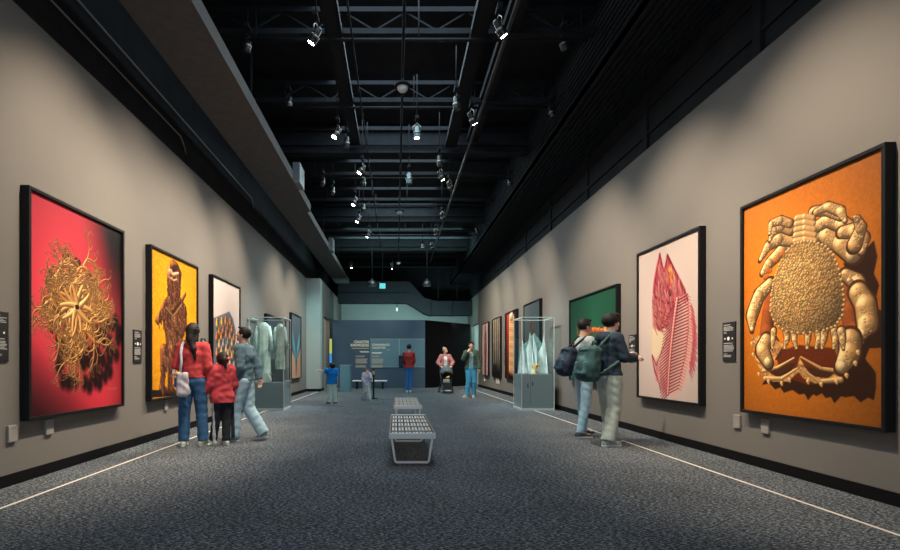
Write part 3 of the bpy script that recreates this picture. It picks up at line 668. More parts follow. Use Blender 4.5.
def pic_wings():
    P_ = Pic(200, ASP); H, W = P_.H, P_.W; U = P_.X/W; V = P_.Y/H
    P_.a[:] = np.array((0.25,0.30,0.34))*(0.8+0.4*V[...,None]); P_.fill([(0,0),(0,.45),(.42,.30),(.5,.05),(.6,.3),(1,.5),(1,0)], (0.72,0.55,0.44), 4, 0.9)
    P_.fill([(.08,.75),(.2,.68),(.42,.45),(.5,.30),(.58,.45),(.8,.68),(.92,.75),(.82,.52),(.62,.32),(.5,.22),(.38,.32),(.18,.52)], (0.25,0.55,0.66), 2)
    for k in range(9):
        for s_ in (-1,1): P_.cap((.5+s_*(.05+.01*k),.28+.02*k),(.5+s_*(.12+.033*k),.50+.026*k),.02,.008,(0.36,0.72,0.80),hi=(0.8,1,1))
    P_.fill([(.42,.28),(.58,.28),(.52,.04),(.48,.04)], (0.13,0.12,0.14), 2); P_.cap((.5,.30),(.5,.45),.05,.02,(0.12,0.14,0.17))
    return P_
def pic_simple(kind, asp=ASP, W=180):
    P_ = Pic(W, asp); H = P_.H; U = P_.X/W; V = P_.Y/H; tx = fbm(H, W, 16, len(kind), 4)
    if kind == 'green':
        P_.a[:] = np.array((0.10,0.28,0.20))*(0.55+0.9*(1-np.abs(U-0.55))*(0.6+0.5*(1-V)))[...,None]
        P_.path([(.1,.45),(.3,.54),(.55,.58),(.8,.54),(.92,.46)],.03,.02,(0.80,0.38,0.16),hi=(1,.7,.45)); P_.path([(.3,.54),(.45,.46),(.6,.42),(.78,.46),(.8,.54)],.05,.045,(0.85,0.36,0.2),hi=(1,.75,.5))
        for k in range(7): P_.cap((.2+.09*k,.56),(.18+.1*k,.66-.01*k),.012,.004,(0.75,0.42,0.2),hi=(1,.8,.5))
    elif kind == 'grey':
        P_.a[:] = np.array((0.25,0.29,0.31))*(0.75+0.4*V)[...,None]; P_.path([(.5,.35),(.5,.6),(.45,.75)],.12,.05,(0.33,0.20,0.14),hi=(.6,.45,.35)); P_.path([(.5,.6),(.62,.78)],.05,.02,(0.36,0.22,0.16),hi=(.6,.45,.35))
        P_.path([(.46,.4),(.38,.15)],.06,.03,(0.33,0.20,0.14)); P_.path([(.54,.4),(.62,.15)],.06,.03,(0.33,0.20,0.14))
    elif kind == 'fur':
        P_.a[:] = np.array((0.09,0.04,0.045)); P_.a += (np.array((0.55,0.09,0.10))*np.clip(1-np.abs(U-0.22)*5,0,1)[...,None]); P_.a *= (0.5+V*0.8)[...,None]
        for k in range(26):
            y = .93-k*.033; P_.cap((.38,y),(.74+.03*math.sin(k),y-.03),.05,.06,(0.72+.1*math.sin(k*1.7),0.48+.1*math.sin(k*1.7),0.28),hi=(1,.9,.7))
        P_.cap((.5,.93),(.6,.93),.10,.10,(0.9,0.82,0.72))
    elif kind == 'bands':
        P_.a[:] = np.array((0.12,0.115,0.12))
        for x in (.18,.42,.66,.88): P_.path([(x,.97),(x+.02,.6),(x-.02,.22-.1*(x>.5))],.075,.02,(0.66,0.58,0.50),hi=(.92,.86,.78))
        P_.a *= (0.8+0.4*tx)[...,None]; P_.a *= np.clip(V*4,0.25,1)[...,None]
    elif kind == 'pink':
        P_.a[:] = np.array((0.80,0.68,0.66)); P_.path([(.5,.92),(.55,.6),(.5,.3),(.52,.1)],.09,.16,(0.55,0.25,0.30),hi=(.75,.42,.45)); P_.path([(.36,.8),(.35,.5),(.42,.2)],.03,.05,(0.6,0.32,0.35)); P_.path([(.66,.8),(.7,.5),(.64,.2)],.03,.05,(0.6,0.32,0.35))
    elif kind == 'dusk':
        P_.a[:] = np.array((0.22,0.24,0.27))*(0.7+0.5*V)[...,None]
        for k in range(14): P_.cap((.1+.06*k,.3),(.08+.062*k,.55+.1*math.sin(k)),.02,.008,(0.5,0.52,0.5),hi=(.8,.8,.76))
    return P_
picture(-1, 4.60, 6.22, Z0, ZL, pic_star(), 'tall black framed picture of a golden curled basket star on red', 'print basket star on red')
picture(-1, 6.90, 8.55, Z0, ZL, pic_bear(), 'tall framed picture of a brown upright furry figure on yellow orange', 'print brown figure on yellow')
picture(-1, 9.23, 10.87, Z0, ZL, pic_corn(), 'tall framed picture of clustered orange and grey cobs on pale ground', 'print cobs on pale grey')
picture(-1, 13.1, 15.4, 0.73, 2.40, pic_simple('dusk', 1.67/2.3), 'wide grey framed picture behind the left glass case', 'print grey forms')
picture(-1, 16.2, 17.85, Z0, ZL, pic_wings(), 'tall framed picture of blue wings in a V, furthest on the left wall', 'print blue wings')
picture(1, 3.84, 5.46, Z0, Z1, pic_crab(), 'tall black framed picture of a tan crab on orange', 'print crab on orange')
picture(1, 6.19, 7.81, Z0, Z1, pic_fish(), 'tall framed picture of a red stained fish skeleton on pale pink', 'print fish skeleton')
picture(1, 8.53, 10.86, 0.73, 2.455, pic_simple('green', 1.7/2.33, 260), 'wide green framed picture behind the two men with backpacks', 'print green with orange form')
picture(1, 13.1, 14.75, Z0, Z1, pic_simple('grey'), 'tall grey blue framed picture behind the right glass case', 'print brown form on grey')
picture(1, 15.65, 17.25, Z0, Z1, pic_simple('fur'), 'tall dark framed picture with a red strip and a golden fur column', 'print golden fur')
picture(1, 18.1, 19.6, Z0, Z1, pic_simple('bands'), 'tall black framed picture with pale hanging vertical strands', 'print pale strands')
picture(1, 20.45, 21.9, Z0, Z1, pic_simple('pink'), 'tall pale pink framed picture, furthest on the right wall', 'print pink form')

# ------------------------------------------------------------------ picture labels and small wall boxes
TXT = M('light grey print', (0.42,0.41,0.39), 0.6); TXTW = M('white print', (0.8,0.78,0.72), 0.6)
def wall_label(side, ya, yb, z0, z1, label):
    X = XL if side < 0 else XR; n = -side; W = yb-ya; H = z1-z0
    t = thing('wall_label', label, 'label', (X, (ya+yb)/2, z0))
    MB().box((0,-W/2,0),(n*0.014,W/2,H)).build('board', SIGNM, t, bevel=0.002)
    r = random.Random(int(ya*100)); mb = MB(); x = n*0.0150
    def line(zc, f0, f1, h):   # f along the reading direction
        a, b = (-W/2+f0*W, -W/2+f1*W) if side < 0 else (W/2-f0*W, W/2-f1*W)
        mb.box((n*0.013, a, zc-h/2), (x, b, zc+h/2))
    line(H*0.93, .1, .62, H*.018)
    for k in range(4): line(H*(0.88-k*0.03), .1, .9-.2*r.random(), H*.015)
    for k in range(2): line(H*(0.75-k*0.03), .1, .35, H*.012)
    line(H*0.46, .1, .8, H*.018)
    for k in range(6): line(H*(0.41-k*0.03), .1, .92-.12*r.random(), H*.015)
    line(H*0.19, .1, .4, H*.012); line(H*0.15, .1, .7, H*.015); line(H*0.12, .1, .65, H*.015)
    mb.build('text_lines', TXT, t)
    mb = MB()
    for f, rr in ((0.2,0.010),(0.48,0.022),(0.78,0.010)):
        yy = -W/2+f*W if side < 0 else W/2-f*W
        mb.lathe([(rr,0.0125),(rr,0.0155)], (0,yy,H*0.58), 14, (n,0,0))
    mb.build('icons', TXTW, t)
wall_label(-1, 4.20, 4.45, 1.11, 1.55, 'black picture label left of the red basket star picture')
wall_label(-1, 6.57, 6.78, 1.10, 1.54, 'black picture label between the red and the yellow picture')
wall_label(-1, 8.85, 9.06, 1.10, 1.54, 'black picture label left of the picture of cobs')
wall_label(1, 5.64, 5.86, 1.12, 1.57, 'black picture label between the crab and the fish skeleton picture')
wall_label(1, 7.98, 8.22, 1.12, 1.56, 'black picture label between the fish skeleton and the green picture')
wall_label(1, 17.55, 17.75, 1.12, 1.56, 'small black label right of the picture with pale strands')
def wall_box(side, y, z, label, w_=0.105, h=0.15):
    X = XL if side < 0 else XR; n = -side
    t = thing('wall_box', label, 'wall box', (X, y, z))
    MB().box((0,-w_/2,0),(n*0.024,w_/2,h)).build('cover', M('painted grey box cover', (0.27,0.25,0.23), 0.7), t, bevel=0.004)
    MB().box((n*0.022,-w_*0.3,h*0.8),(n*0.025,w_*0.3,h*0.84)).build('cover_seam', WALLM, t)
for a in ((-1,4.49,0.39,'beige wall box low on the left wall, before the red picture'), (-1,4.97,0.39,'beige wall box under the red picture'), (-1,7.5,0.39,'beige wall box under the yellow picture'),
          (1,5.61,0.37,'beige wall box low on the right wall, between crab and fish picture'), (1,5.18,0.37,'beige wall box under the crab picture'), (1,8.75,0.40,'small wall box under the green picture')): wall_box(*a)
for y, lb in ((18.95,'left one of two pale wall boxes under the picture with pale strands'), (18.6,'right one of two pale wall boxes under the picture with pale strands'), (21.6,'pale wall box under the pink picture')):
    o = MB().box((XR-0.04,y-0.07,0.33),(XR,y+0.07,0.52)).build('wall_box', WHITEM, bevel=0.004); tag(o, lb, 'wall box')

# ------------------------------------------------------------------ slatted benches
SLAT = M('pale birch slats', (0.74,0.69,0.63), 0.4, noise=0.12, nscale=12); WAL = M('brown walnut strips', (0.20,0.085,0.045), 0.45, noise=0.2, nscale=14)
BW = M('white metal', (0.86,0.88,0.88), 0.35)
def bench():
    t = thing('slatted_bench', 'nearer slatted bench on the carpet, brown strips between pale slats', 'bench', (0.175, 5.37, 0), 0, 'slatted benches down the middle')
    L, W, H = 1.98, 0.50, 0.34
    n = 12
    for i in range(n):
        x = -W/2+0.02+(W-0.04)*(i+0.5)/n
        MB().box((x-0.011,0.03,H-0.038),(x+0.011,L-0.03,H)).build('slat', SLAT, t)
    for i in range(1, n, 2):
        x = -W/2+0.02+(W-0.04)*i/n
        MB().box((x-0.006,0.03,H-0.036),(x+0.006,L-0.03,H+0.003)).build('strip', WAL, t)
    for i in range(5):
        y = 0.14+i*0.41
        MB().box((-W/2+0.012,y,H-0.05),(W/2-0.012,y+0.10,H+0.004)).build('cross_rail', M('dark brown cross rail', (0.06,0.035,0.028), 0.5), t)
    for y in (0,L-0.03): MB().box((-W/2,y,H-0.055),(W/2,y+0.03,H+0.006)).build('end_board', BW, t, bevel=0.003)
    for s_ in (-1,1): MB().box((s_*W/2-s_*0.016,0.03,H-0.05),(s_*W/2,L-0.03,H+0.004)).build('side_rail', WAL, t)
    for y in (0.12,1.62):
        mb = MB(); r = 0.011
        pts = [(-0.225,y,H-0.05),(-0.185,y,0.025),(-0.172,y,0.011),(0.172,y,0.011),(0.185,y,0.025),(0.225,y,H-0.05)]
        for a, b in zip(pts[:-1], pts[1:]): mb.bar(a, b, 0.022, 0.022)
        mb.build('leg', BW, t)
    return t
b1 = bench()
dup(b1, (0.21, 8.85, 0), 0, 'farther slatted bench, standing behind the nearer one')
t = thing('wall_bench', 'long low bench with a white seat against the dark blue partition', 'bench', (-1.12, 21.5, 0))
MB().box((-0.74,-0.2,0.31),(0.74,0.2,0.36)).build('seat', BW, t, bevel=0.01)
for x in (-0.55,0.55): MB().box((x-0.04,-0.16,0),(x+0.04,0.16,0.315)).build('leg', BLACK2, t)

# ------------------------------------------------------------------ glass display cases
def glass_mat():
    m = bpy.data.materials.new('case glass'); m.use_nodes = True; nt = m.node_tree; N = nt.nodes; L = nt.links
    for n in list(N): N.remove(n)
    out = N.new('ShaderNodeOutputMaterial'); tr = N.new('ShaderNodeBsdfTransparent'); tr.inputs[0].default_value = (0.965,0.99,0.985,1)
    gl = N.new('ShaderNodeBsdfGlossy'); gl.inputs['Roughness'].default_value = 0.02; gl.inputs[0].default_value = (0.9,1,1,1)
    lw = N.new('ShaderNodeLayerWeight'); lw.inputs['Blend'].default_value = 0.15; fr = N.new('ShaderNodeMath'); fr.operation = 'MULTIPLY'; fr.inputs[1].default_value = 0.35; L.new(lw.outputs['Facing'], fr.inputs[0]); mx = N.new('ShaderNodeMixShader')
    L.new(fr.outputs[0], mx.inputs[0]); L.new(tr.outputs[0], mx.inputs[1]); L.new(gl.outputs[0], mx.inputs[2]); L.new(mx.outputs[0], out.inputs['Surface'])
    return m
GLASS = glass_mat()
EDGE = M('pale glass edge and metal channel', (0.45,0.52,0.52), 0.3)
WEDGE = M('warm metal channel', (0.42,0.36,0.31), 0.3)
def case(x0, y0, W, D, hb, H, label, cabm, inner):
    t = thing('display_case', label, 'display case', (x0+W/2, y0, 0))
    MB().box((-W/2+0.03,0.03,0.03),(W/2-0.03,D-0.03,hb)).build('cabinet', cabm, t, bevel=0.004)
    MB().box((-W/2,0,0),(W/2,D,0.045)).build('plinth', EDGE, t)
    e = 0.02
    for s_ in (-1,1):
        for yy in (0,D-e):
            xa = -W/2 if s_ < 0 else W/2-e
            MB().box((xa,yy,0.045),(xa+e,yy+e,H)).build('corner_post', EDGE if (s_ > 0) == (inner > 0) else WEDGE, t)
    for yy in (0,D-e): MB().box((-W/2+e,yy,H-e),(W/2-e,yy+e,H)).build('top_rail', EDGE, t)
    for xa in (-W/2,W/2-e): MB().box((xa,e,H-e),(xa+e,D-e,H)).build('top_rail', EDGE, t)
    g = 0.006
    MB().box((-W/2+e,0.004,0.05),(W/2-e,0.004+g,H-e)).build('glass_pane', GLASS, t); MB().box((-W/2+e,D-0.004-g,0.05),(W/2-e,D-0.004,H-e)).build('glass_pane', GLASS, t)
    for s_ in (-1,1):
        xa = s_*(W/2-0.004); MB().box((min(xa,xa-s_*g),e,0.05),(max(xa,xa-s_*g),D-e,H-e)).build('glass_pane', GLASS, t)
    MB().box((-W/2+e,e,H-0.012),(W/2-e,D-e,H-0.006)).build('glass_top', GLASS, t)
    return t
CABM = M('slate blue cabinet', (0.17,0.225,0.26), 0.5)
cr = case(2.91, 11.6, 0.77, 0.79, 0.84, 2.17, 'glass display case on a slate cabinet by the right wall, with folded white forms', CABM, 1)
MB().box((-0.13,0.026,0.56),(-0.105,0.03,0.66)).build('cabinet_handle', SIGNM, cr); MB().box((-0.24,0.026,0.52),(-0.215,0.03,0.62)).build('cabinet_handle', SIGNM, cr)
MB().box((-0.17,0.027,0.1),(-0.166,0.031,0.82)).build('door_gap', SIGNM, cr)
cl = case(-3.42, 11.6, 0.82, 0.79, 0.65, 2.17, 'glass display case by the left wall with pale garments inside', CABM, -1)
# contents, right: folded paper-like peaks and a golden coral
PEAK = M('white blue folded cloth', (0.52,0.66,0.69), 0.6, noise=0.12, nscale=8)
def peaks(x, y, z, pts, label, th=0.05):
    mb = MB(); n = len(pts); F = [(a, -th*(1 if i % 2 else 0.2)) for i, (a, b) in enumerate(pts)]
    vs = [(a, F[i][1], b) for i, (a, b) in enumerate(pts)]+[(a, F[i][1]-0.10-0.04*(i%3), 0) for i, (a, b) in enumerate(pts)]+[(a, th+0.12, 0) for (a, b) in pts]
    fs = [(i,i+1,n+i+1,n+i) for i in range(n-1)]+[(i,2*n+i,2*n+i+1,i+1) for i in range(n-1)]+[(n+i,n+i+1,2*n+i+1,2*n+i) for i in range(n-1)]+[(0,n,2*n),(n-1,3*n-1,2*n-1)]
    mb.add(vs, fs); o = mb.build('folded_peaks', PEAK, loc=(x,y,z)); o.scale = (1.12,1,1); return tag(o, label, 'folded form')
peaks(3.24, 12.10, 0.85, [(-0.22,0.35),(-0.17,0.8),(-0.11,0.55),(-0.05,0.72),(0.0,1.02),(0.04,0.6),(0.08,0.45),(0.12,0.7)], 'tall white blue folded peak in the right case, left of its pair')
peaks(3.50, 12.22, 0.85, [(-0.13,0.95),(-0.07,0.62),(-0.02,0.5),(0.05,0.7),(0.10,0.98),(0.13,0.6),(0.145,0.5)], 'white blue folded peak in the right case, nearer the wall')
mb = MB(); r = random.Random(8)
def gcoral(mb, p, d, l, rr, k):
    q = Vector(p)+Vector(d)*l; mb.tube([p, (Vector(p)+q)/2+Vector((r.uniform(-.01,.01),)*3), q], rr, 7, rs=[rr, rr*.9, rr*.75])
    if k:
        for _ in range(3): gcoral(mb, q, (Vector(d)+Vector((r.uniform(-.8,.8),r.uniform(-.5,.5),r.uniform(-.3,.6)))).normalized(), l*.75, rr*.75, k-1)
gcoral(mb, (0,0,0), Vector((0.2,0,1)), 0.09, 0.028, 3)
mb.lathe([(0.07,0),(0.06,0.02),(0.02,0.03)], n=14)
tag(mb.build('golden_coral', M('golden coral', (0.75,0.47,0.14), 0.5, noise=0.2, nscale=30), loc=(3.27,11.83,0.842)), 'golden branching object at the foot of the right case', 'coral')
DKTEAL = M('dark teal cloth', (0.17,0.31,0.31), 0.7, noise=0.3, nscale=10)
tag(MB().prism([(-0.30,0),(0.30,0),(0.28,0.75),(0.1,1.0),(-0.05,0.8),(-0.26,0.62)], 0, 0.05).build('backdrop_board', DKTEAL, loc=(3.30,12.29,0.842)), 'dark teal board standing at the back of the right case', 'board')
# contents, left: two garments on stands, white curved tusks
GAR = M('pale teal robe cloth', (0.50,0.66,0.63), 0.75, noise=0.2, nscale=6); GAR2 = M('olive teal robe cloth', (0.34,0.44,0.41), 0.8, noise=0.35, nscale=8)
def garment(x, y, z0, z1, rr, m, label):
    t = thing('robe', label, 'robe', (x, y, z0)); H = z1-z0; n = 40; mb = MB(); vs = []; fs = []
    prof = [(1.0,0),(0.97,0.25),(0.86,0.6),(0.82,0.8),(0.95,0.9),(0.55,0.97),(0.3,1.0)]
    for (a, h) in prof:
        for k in range(n):
            th = 2*PI*k/n; f = 1+0.06*math.cos(th*9)*(1-h*0.7); vs.append((rr*a*f*math.cos(th), rr*a*f*0.6*math.sin(th), h*H))
    for i in range(len(prof)-1):
        for k in range(n): fs.append((i*n+k, i*n+(k+1)%n, (i+1)*n+(k+1)%n, (i+1)*n+k))
    mb.add(vs, fs, True); mb.add([], []); mb.build('robe_body', m, t)
    for s_ in (-1,1): MB().tube([(s_*rr*0.75,0,H*0.92),(s_*rr*1.05,-0.02,H*0.7),(s_*rr*1.12,-0.03,H*0.42)], 0.045, 10, rs=[0.045,0.05,0.062]).build('sleeve', m, t)
    MB().tube([(0,0,0.0),(0,0,H*0.5)], 0.012, 8).tube([(-rr*0.6,0,0.006),(rr*0.6,0,0.006)], 0.006, 6).build('stand', CHROME, t)
    return t
garment(-3.18, 12.0, 0.86, 2.08, 0.17, GAR, 'pale teal robe hanging at the left in the left glass case')
garment(-2.80, 12.08, 0.95, 2.05, 0.125, GAR2, 'darker olive robe hanging at the right in the left glass case')
t = thing('display_plinth', 'pale grey block under the pale robe in the left glass case', 'plinth', (-3.18, 12.0, 0.65))
MB().box((-0.2,-0.18,0),(0.2,0.18,0.21)).build('block', M('pale stone block', (0.55,0.62,0.58), 0.6), t, bevel=0.004)
t = thing('display_plinth', 'dark block under the olive robe in the left glass case', 'plinth', (-2.80, 12.08, 0.65))
MB().box((-0.15,-0.15,0),(0.15,0.15,0.30)).build('block', M('dark block', (0.06,0.08,0.09), 0.6), t, bevel=0.004)
for i, (x, s_, lb) in enumerate(((-3.30,1,'white curved tusk left at the foot of the left case'), (-2.99,-1,'white curved tusk right at the foot of the left case'))):
    pts = [(0,0,0.02),(s_*-0.02,0,0.08),(s_*0.0,0,0.16),(s_*0.05,0,0.22),(s_*0.07,0.0,0.29)] if i == 0 else [(0.03,0,0.02),(0.05,0,0.06),(0.0,0,0.15),(-0.03,0,0.22),(-0.035,0,0.30)]
    mb = MB().tube(pts, 0.02, 10, rs=[0.022,0.022,0.018,0.013,0.005]); tag(mb.build('tusk', M('white tusk', (0.7,0.74,0.7), 0.4), loc=(x,11.74,0.65)), lb, 'tusk')

# ------------------------------------------------------------------ far end: counter, post, lettering, screen, hanging sign
t = thing('pedestal', 'teal grey square pedestal in front of the dark blue partition', 'pedestal', (-1.96, 19.2, 0))
MB().box((-0.19,0,0),(0.19,0.7,1.0)).build('body', M('teal grey laminate', (0.11,0.25,0.31), 0.5), t, bevel=0.005)
MB().box((-0.205,-0.015,1.0),(0.205,0.715,1.03)).build('top', M('teal laminate top', (0.22,0.34,0.37), 0.4), t)
t = thing('barrier_post', 'slim black post with an amber top beside the walking toddler', 'post', (-0.69, 15.4, 0))
MB().lathe([(0.13,0),(0.13,0.015),(0.04,0.03)], n=20).build('base', BLACK2, t)
MB().lathe([(0.027,0.02),(0.027,0.84),(0.034,0.85),(0.034,0.93),(0.02,0.94)], n=14).build('post', SIGNM, t)
MB().box((-0.03,-0.035,0.75),(0.03,0.035,0.86)).build('amber_head', M('amber plastic', (0.75,0.36,0.12), 0.5), t)
def text(s_, x, z, h, y, m, parent, align='LEFT', rot=(PI/2,0,0), wfac=1.0, bold=0.0):
    c = bpy.data.curves.new('lettering', 'FONT'); c.body = s_; c.size = h/0.7; c.align_x = align; c.extrude = 0.004; c.offset = bold
    o = bpy.data.objects.new('lettering', c); C.objects.link(o); o.location = (x, y, z); o.rotation_euler = rot; o.scale = (wfac,1,1)
    c.materials.append(m); bpy.context.view_layer.update()
    me = bpy.data.meshes.new_from_object(o.evaluated_get(bpy.context.evaluated_depsgraph_get())); q = bpy.data.objects.new('lettering', me); C.objects.link(q)
    q.location = o.location; q.rotation_euler = o.rotation_euler; q.scale = o.scale; q.parent = parent; bpy.data.objects.remove(o); return q
GOLD = M('warm white lettering', (0.95,0.86,0.68), 0.6); GOLD2 = M('soft warm lettering', (0.50,0.46,0.38), 0.6)
t = thing('wall_lettering', 'left column of warm white title and text on the dark partition', 'lettering', (0,0,0))
yw = 21.995
text('COLLECTIVE', -1.19, 1.98, 0.105, yw, GOLD, t, 'RIGHT', wfac=0.78, bold=0.003)
text('KNOWLEDGE', -1.19, 1.83, 0.115, yw, GOLD, t, 'RIGHT', wfac=0.78, bold=0.003)
def lines(xa, xb, z, k, h, st, m, par, right=False):
    r = random.Random(int(abs(xa*100)+k)); mb = MB()
    for i in range(k):
        e = (xb-xa)*0.12*r.random(); mb.box((xa+(e if right else 0),yw-0.004,z-i*st),(xb-(0 if right else e),yw+0.004,z-i*st+h))
    mb.build('text_lines', m, par)
lines(-1.98,-1.19,1.73,1,0.03,0.05,GOLD2,t,True); lines(-1.6,-1.19,1.60,2,0.02,0.035,GOLD,t,True)
lines(-1.78,-1.35,1.40,2,0.018,0.035,GOLD2,t); lines(-1.78,-1.24,1.27,6,0.02,0.037,GOLD2,t); lines(-1.78,-1.3,0.98,3,0.02,0.037,GOLD2,t)
t2 = thing('wall_lettering', 'right column of warm white title and text on the lighter panel', 'lettering', (0,0,0))
yw = 21.968
text('CONNAISSANCES', -1.06, 1.86, 0.085, yw, GOLD, t2, 'LEFT', wfac=0.80, bold=0.002)
text('COLLECTIVES', -1.06, 1.73, 0.085, yw, GOLD, t2, 'LEFT', wfac=0.80, bold=0.002)
lines(-0.42,-0.28,1.66,1,0.025,0.05,GOLD2,t2); lines(-1.06,-0.6,1.55,2,0.022,0.036,GOLD,t2); lines(-1.06,-0.72,1.40,2,0.018,0.035,GOLD2,t2)
lines(-1.06,-0.52,1.27,6,0.02,0.037,GOLD2,t2); lines(-1.06,-0.56,0.98,3,0.02,0.037,GOLD2,t2)
t = thing('wall_panel', 'lighter slate panel mounted on the dark blue partition', 'panel', (0, 21.98, 0))
MB().box((-1.13,-0.008,0.93),(1.27,0.02,2.15)).build('panel_face', M('slate blue glass panel', (0.10,0.20,0.26), 0.35), t)
MB().box((-1.14,-0.01,0.915),(1.27,0.02,0.935)).box((-1.14,-0.01,2.145),(1.27,0.02,2.165)).box((0.13,-0.012,0.93),(0.16,0.01,2.15)).build('panel_rail', M('pale blue rail', (0.28,0.37,0.40), 0.4), t)
t = thing('banner_screen', 'narrow upright screen, yellow green above and blue below, by the dark partition', 'screen', (-2.86, 21.9, 0.9))
MB().box((-0.07,0,0),(0.09,0.11,1.32)).build('housing', SIGNM, t)
MB().box((-0.055,-0.005,0.62),(0.055,0,1.26)).build('upper_image', M('yellow green screen', (0.1,0.1,0.05), 0.4, emis=(0.50,0.55,0.12), estr=0.8, noise=0.0), t)
MB().box((-0.055,-0.005,0.06),(0.055,0,0.62)).build('lower_image', M('blue screen', (0.02,0.05,0.1), 0.4, emis=(0.04,0.25,0.62), estr=0.9), t)
t = thing('wall_sign', 'grey hanging sign with upright white writing beside the far left opening', 'sign', (XN, 22.35, 3.05))
MB().box((0,-0.75,0),(0.03,0.55,1.15)).build('board', M('grey sign board', (0.13,0.145,0.16), 0.5), t)
mb = MB(); r = random.Random(4); z = 0.12
for k in range(10):
    if k == 5: z += 0.07
    hh = r.uniform(0.05,0.075); mb.box((0.028,-0.06,z),(0.034,-0.035,z+hh)); mb.box((0.028,-0.12,z+hh*0.3*(k%3)),(0.034,-0.06,z+hh*0.3*(k%3)+0.022)); z += hh+0.018
mb.build('worn_lettering', M('white sign lettering', (0.8,0.8,0.76), 0.5), t)

# ------------------------------------------------------------------ people: smooth bodies grown from limbs
def seg(p0, r0, p1, r1, k=0.02, fy=1.0, flat=False, op='+'): return ('c', np.array(p0,float), r0, np.array(p1,float), r1, k, fy, flat, op, None)
def ell(c, r, k=0.02, R=None, op='+'): return ('e', np.array(c,float), np.array(r,float), None, None, k, 1.0, False, op, R)
def rbox(c, hs, rad, k=0.01, R=None, op='+'): return ('b', np.array(c,float), np.array(hs,float), rad, None, k, 1.0, False, op, R)
def skin_mesh(prims, h, clips=(), wrinkle=0.0, wf=38.0, seed=0.0):
    lo = np.full(3, 1e9); hi = np.full(3, -1e9); bbs = []
    for t_, a, r, b, r1, k, fy, fl, op, R in prims:
        if t_ == 'c': mx = max(r, r1)*max(1,fy); l = np.minimum(a,b)-mx; u = np.maximum(a,b)+mx
        elif t_ == 'e': mx = r.max() if R is not None else r; l = a-mx; u = a+mx
        else: mx = (np.linalg.norm(r) if R is not None else r)+b; l = a-mx; u = a+mx
        m = k+2.5*h; bbs.append((l-m, u+m))
        if op == '+': lo = np.minimum(lo, l); hi = np.maximum(hi, u)
    lo -= 3*h; hi += 3*h; n = np.ceil((hi-lo)/h).astype(int)+1
    V = np.full(n, 1.0, np.float32); ax = [lo[i]+h*np.arange(n[i]) for i in range(3)]
    for (t_, a, r, b, r1, k, fy, fl, op, R), (l, u) in zip(prims, bbs):
        i0 = np.clip(np.floor((l-lo)/h).astype(int), 0, n); i1 = np.clip(np.ceil((u-lo)/h).astype(int)+1, 0, n)
        if (i1 <= i0).any(): continue
        sl = tuple(slice(i0[i], i1[i]) for i in range(3))
        X = ax[0][sl[0]][:,None,None]; Y = ax[1][sl[1]][None,:,None]; Z = ax[2][sl[2]][None,None,:]
        if t_ == 'c':
            d = b-a; l2 = float(d@d)+1e-12
            t = ((X-a[0])*d[0]+(Y-a[1])*d[1]+(Z-a[2])*d[2])/l2; tc = np.clip(t, 0, 1)
            ex = X-(a[0]+tc*d[0]); ey = (Y-(a[1]+tc*d[1]))/fy; ez = Z-(a[2]+tc*d[2])
            D = (np.sqrt(ex*ex+ey*ey+ez*ez)-(r+tc*(r1-r)))*min(1.0, fy)
            if fl: D = np.maximum(D, (t-1)*math.sqrt(l2))
        else:
            x, y, z = X-a[0], Y-a[1], Z-a[2]
            if R is not None:
                x, y, z = (R[0,0]*x+R[1,0]*y+R[2,0]*z, R[0,1]*x+R[1,1]*y+R[2,1]*z, R[0,2]*x+R[1,2]*y+R[2,2]*z)
            if t_ == 'e':
                k0 = np.sqrt((x/r[0])**2+(y/r[1])**2+(z/r[2])**2); k1 = np.sqrt((x/r[0]**2)**2+(y/r[1]**2)**2+(z/r[2]**2)**2)+1e-9
                D = k0*(k0-1)/k1
            else:
                qx, qy, qz = abs(x)-r[0], abs(y)-r[1], abs(z)-r[2]
                D = np.sqrt(np.maximum(qx,0)**2+np.maximum(qy,0)**2+np.maximum(qz,0)**2)+np.minimum(np.maximum(qx,np.maximum(qy,qz)),0)-b
        D = D.astype(np.float32); v = V[sl]
        if op == '+':
            hh = np.maximum(k-np.abs(v-D), 0)/k; V[sl] = np.minimum(v, D)-hh*hh*k*0.25
        else:
            D = -D; hh = np.maximum(k-np.abs(v-D), 0)/k; V[sl] = np.maximum(v, D)+hh*hh*k*0.25
    X, Y, Z = ax[0][:,None,None], ax[1][None,:,None], ax[2][None,None,:]
    if wrinkle:
        V += (wrinkle*(np.sin(X*wf+2.1*np.sin(Z*wf*0.6+seed)+seed)*np.sin(Z*wf*0.9+1.7*np.sin(X*wf*0.5+Y*20+seed*2))+0.6*np.sin(Z*wf*1.7+Y*wf+3*np.sin(X*9+seed)))).astype(np.float32)
    for p, nn in clips:
        V = np.maximum(V, ((X-p[0])*nn[0]+(Y-p[1])*nn[1]+(Z-p[2])*nn[2]).astype(np.float32))
    s = V < 0; c = np.zeros(tuple(n-1), np.int8)
    for i in (0,1):
        for j in (0,1):
            for k_ in (0,1): c += s[i:n[0]-1+i, j:n[1]-1+j, k_:n[2]-1+k_]
    act = (c > 0) & (c < 8); idx = np.full(act.shape, -1, np.int64); cells = np.argwhere(act); idx[act] = np.arange(len(cells))
    acc = np.zeros((len(cells),3)); cnt = np.zeros(len(cells)); cx, cy, cz = cells.T
    E = []
    for axs in range(3):
        o = [q for q in range(3) if q != axs]
        for a in (0,1):
            for b in (0,1):
                p = [0,0,0]; p[o[0]] = a; p[o[1]] = b; q = list(p); q[axs] = 1; E.append((p, q, axs))
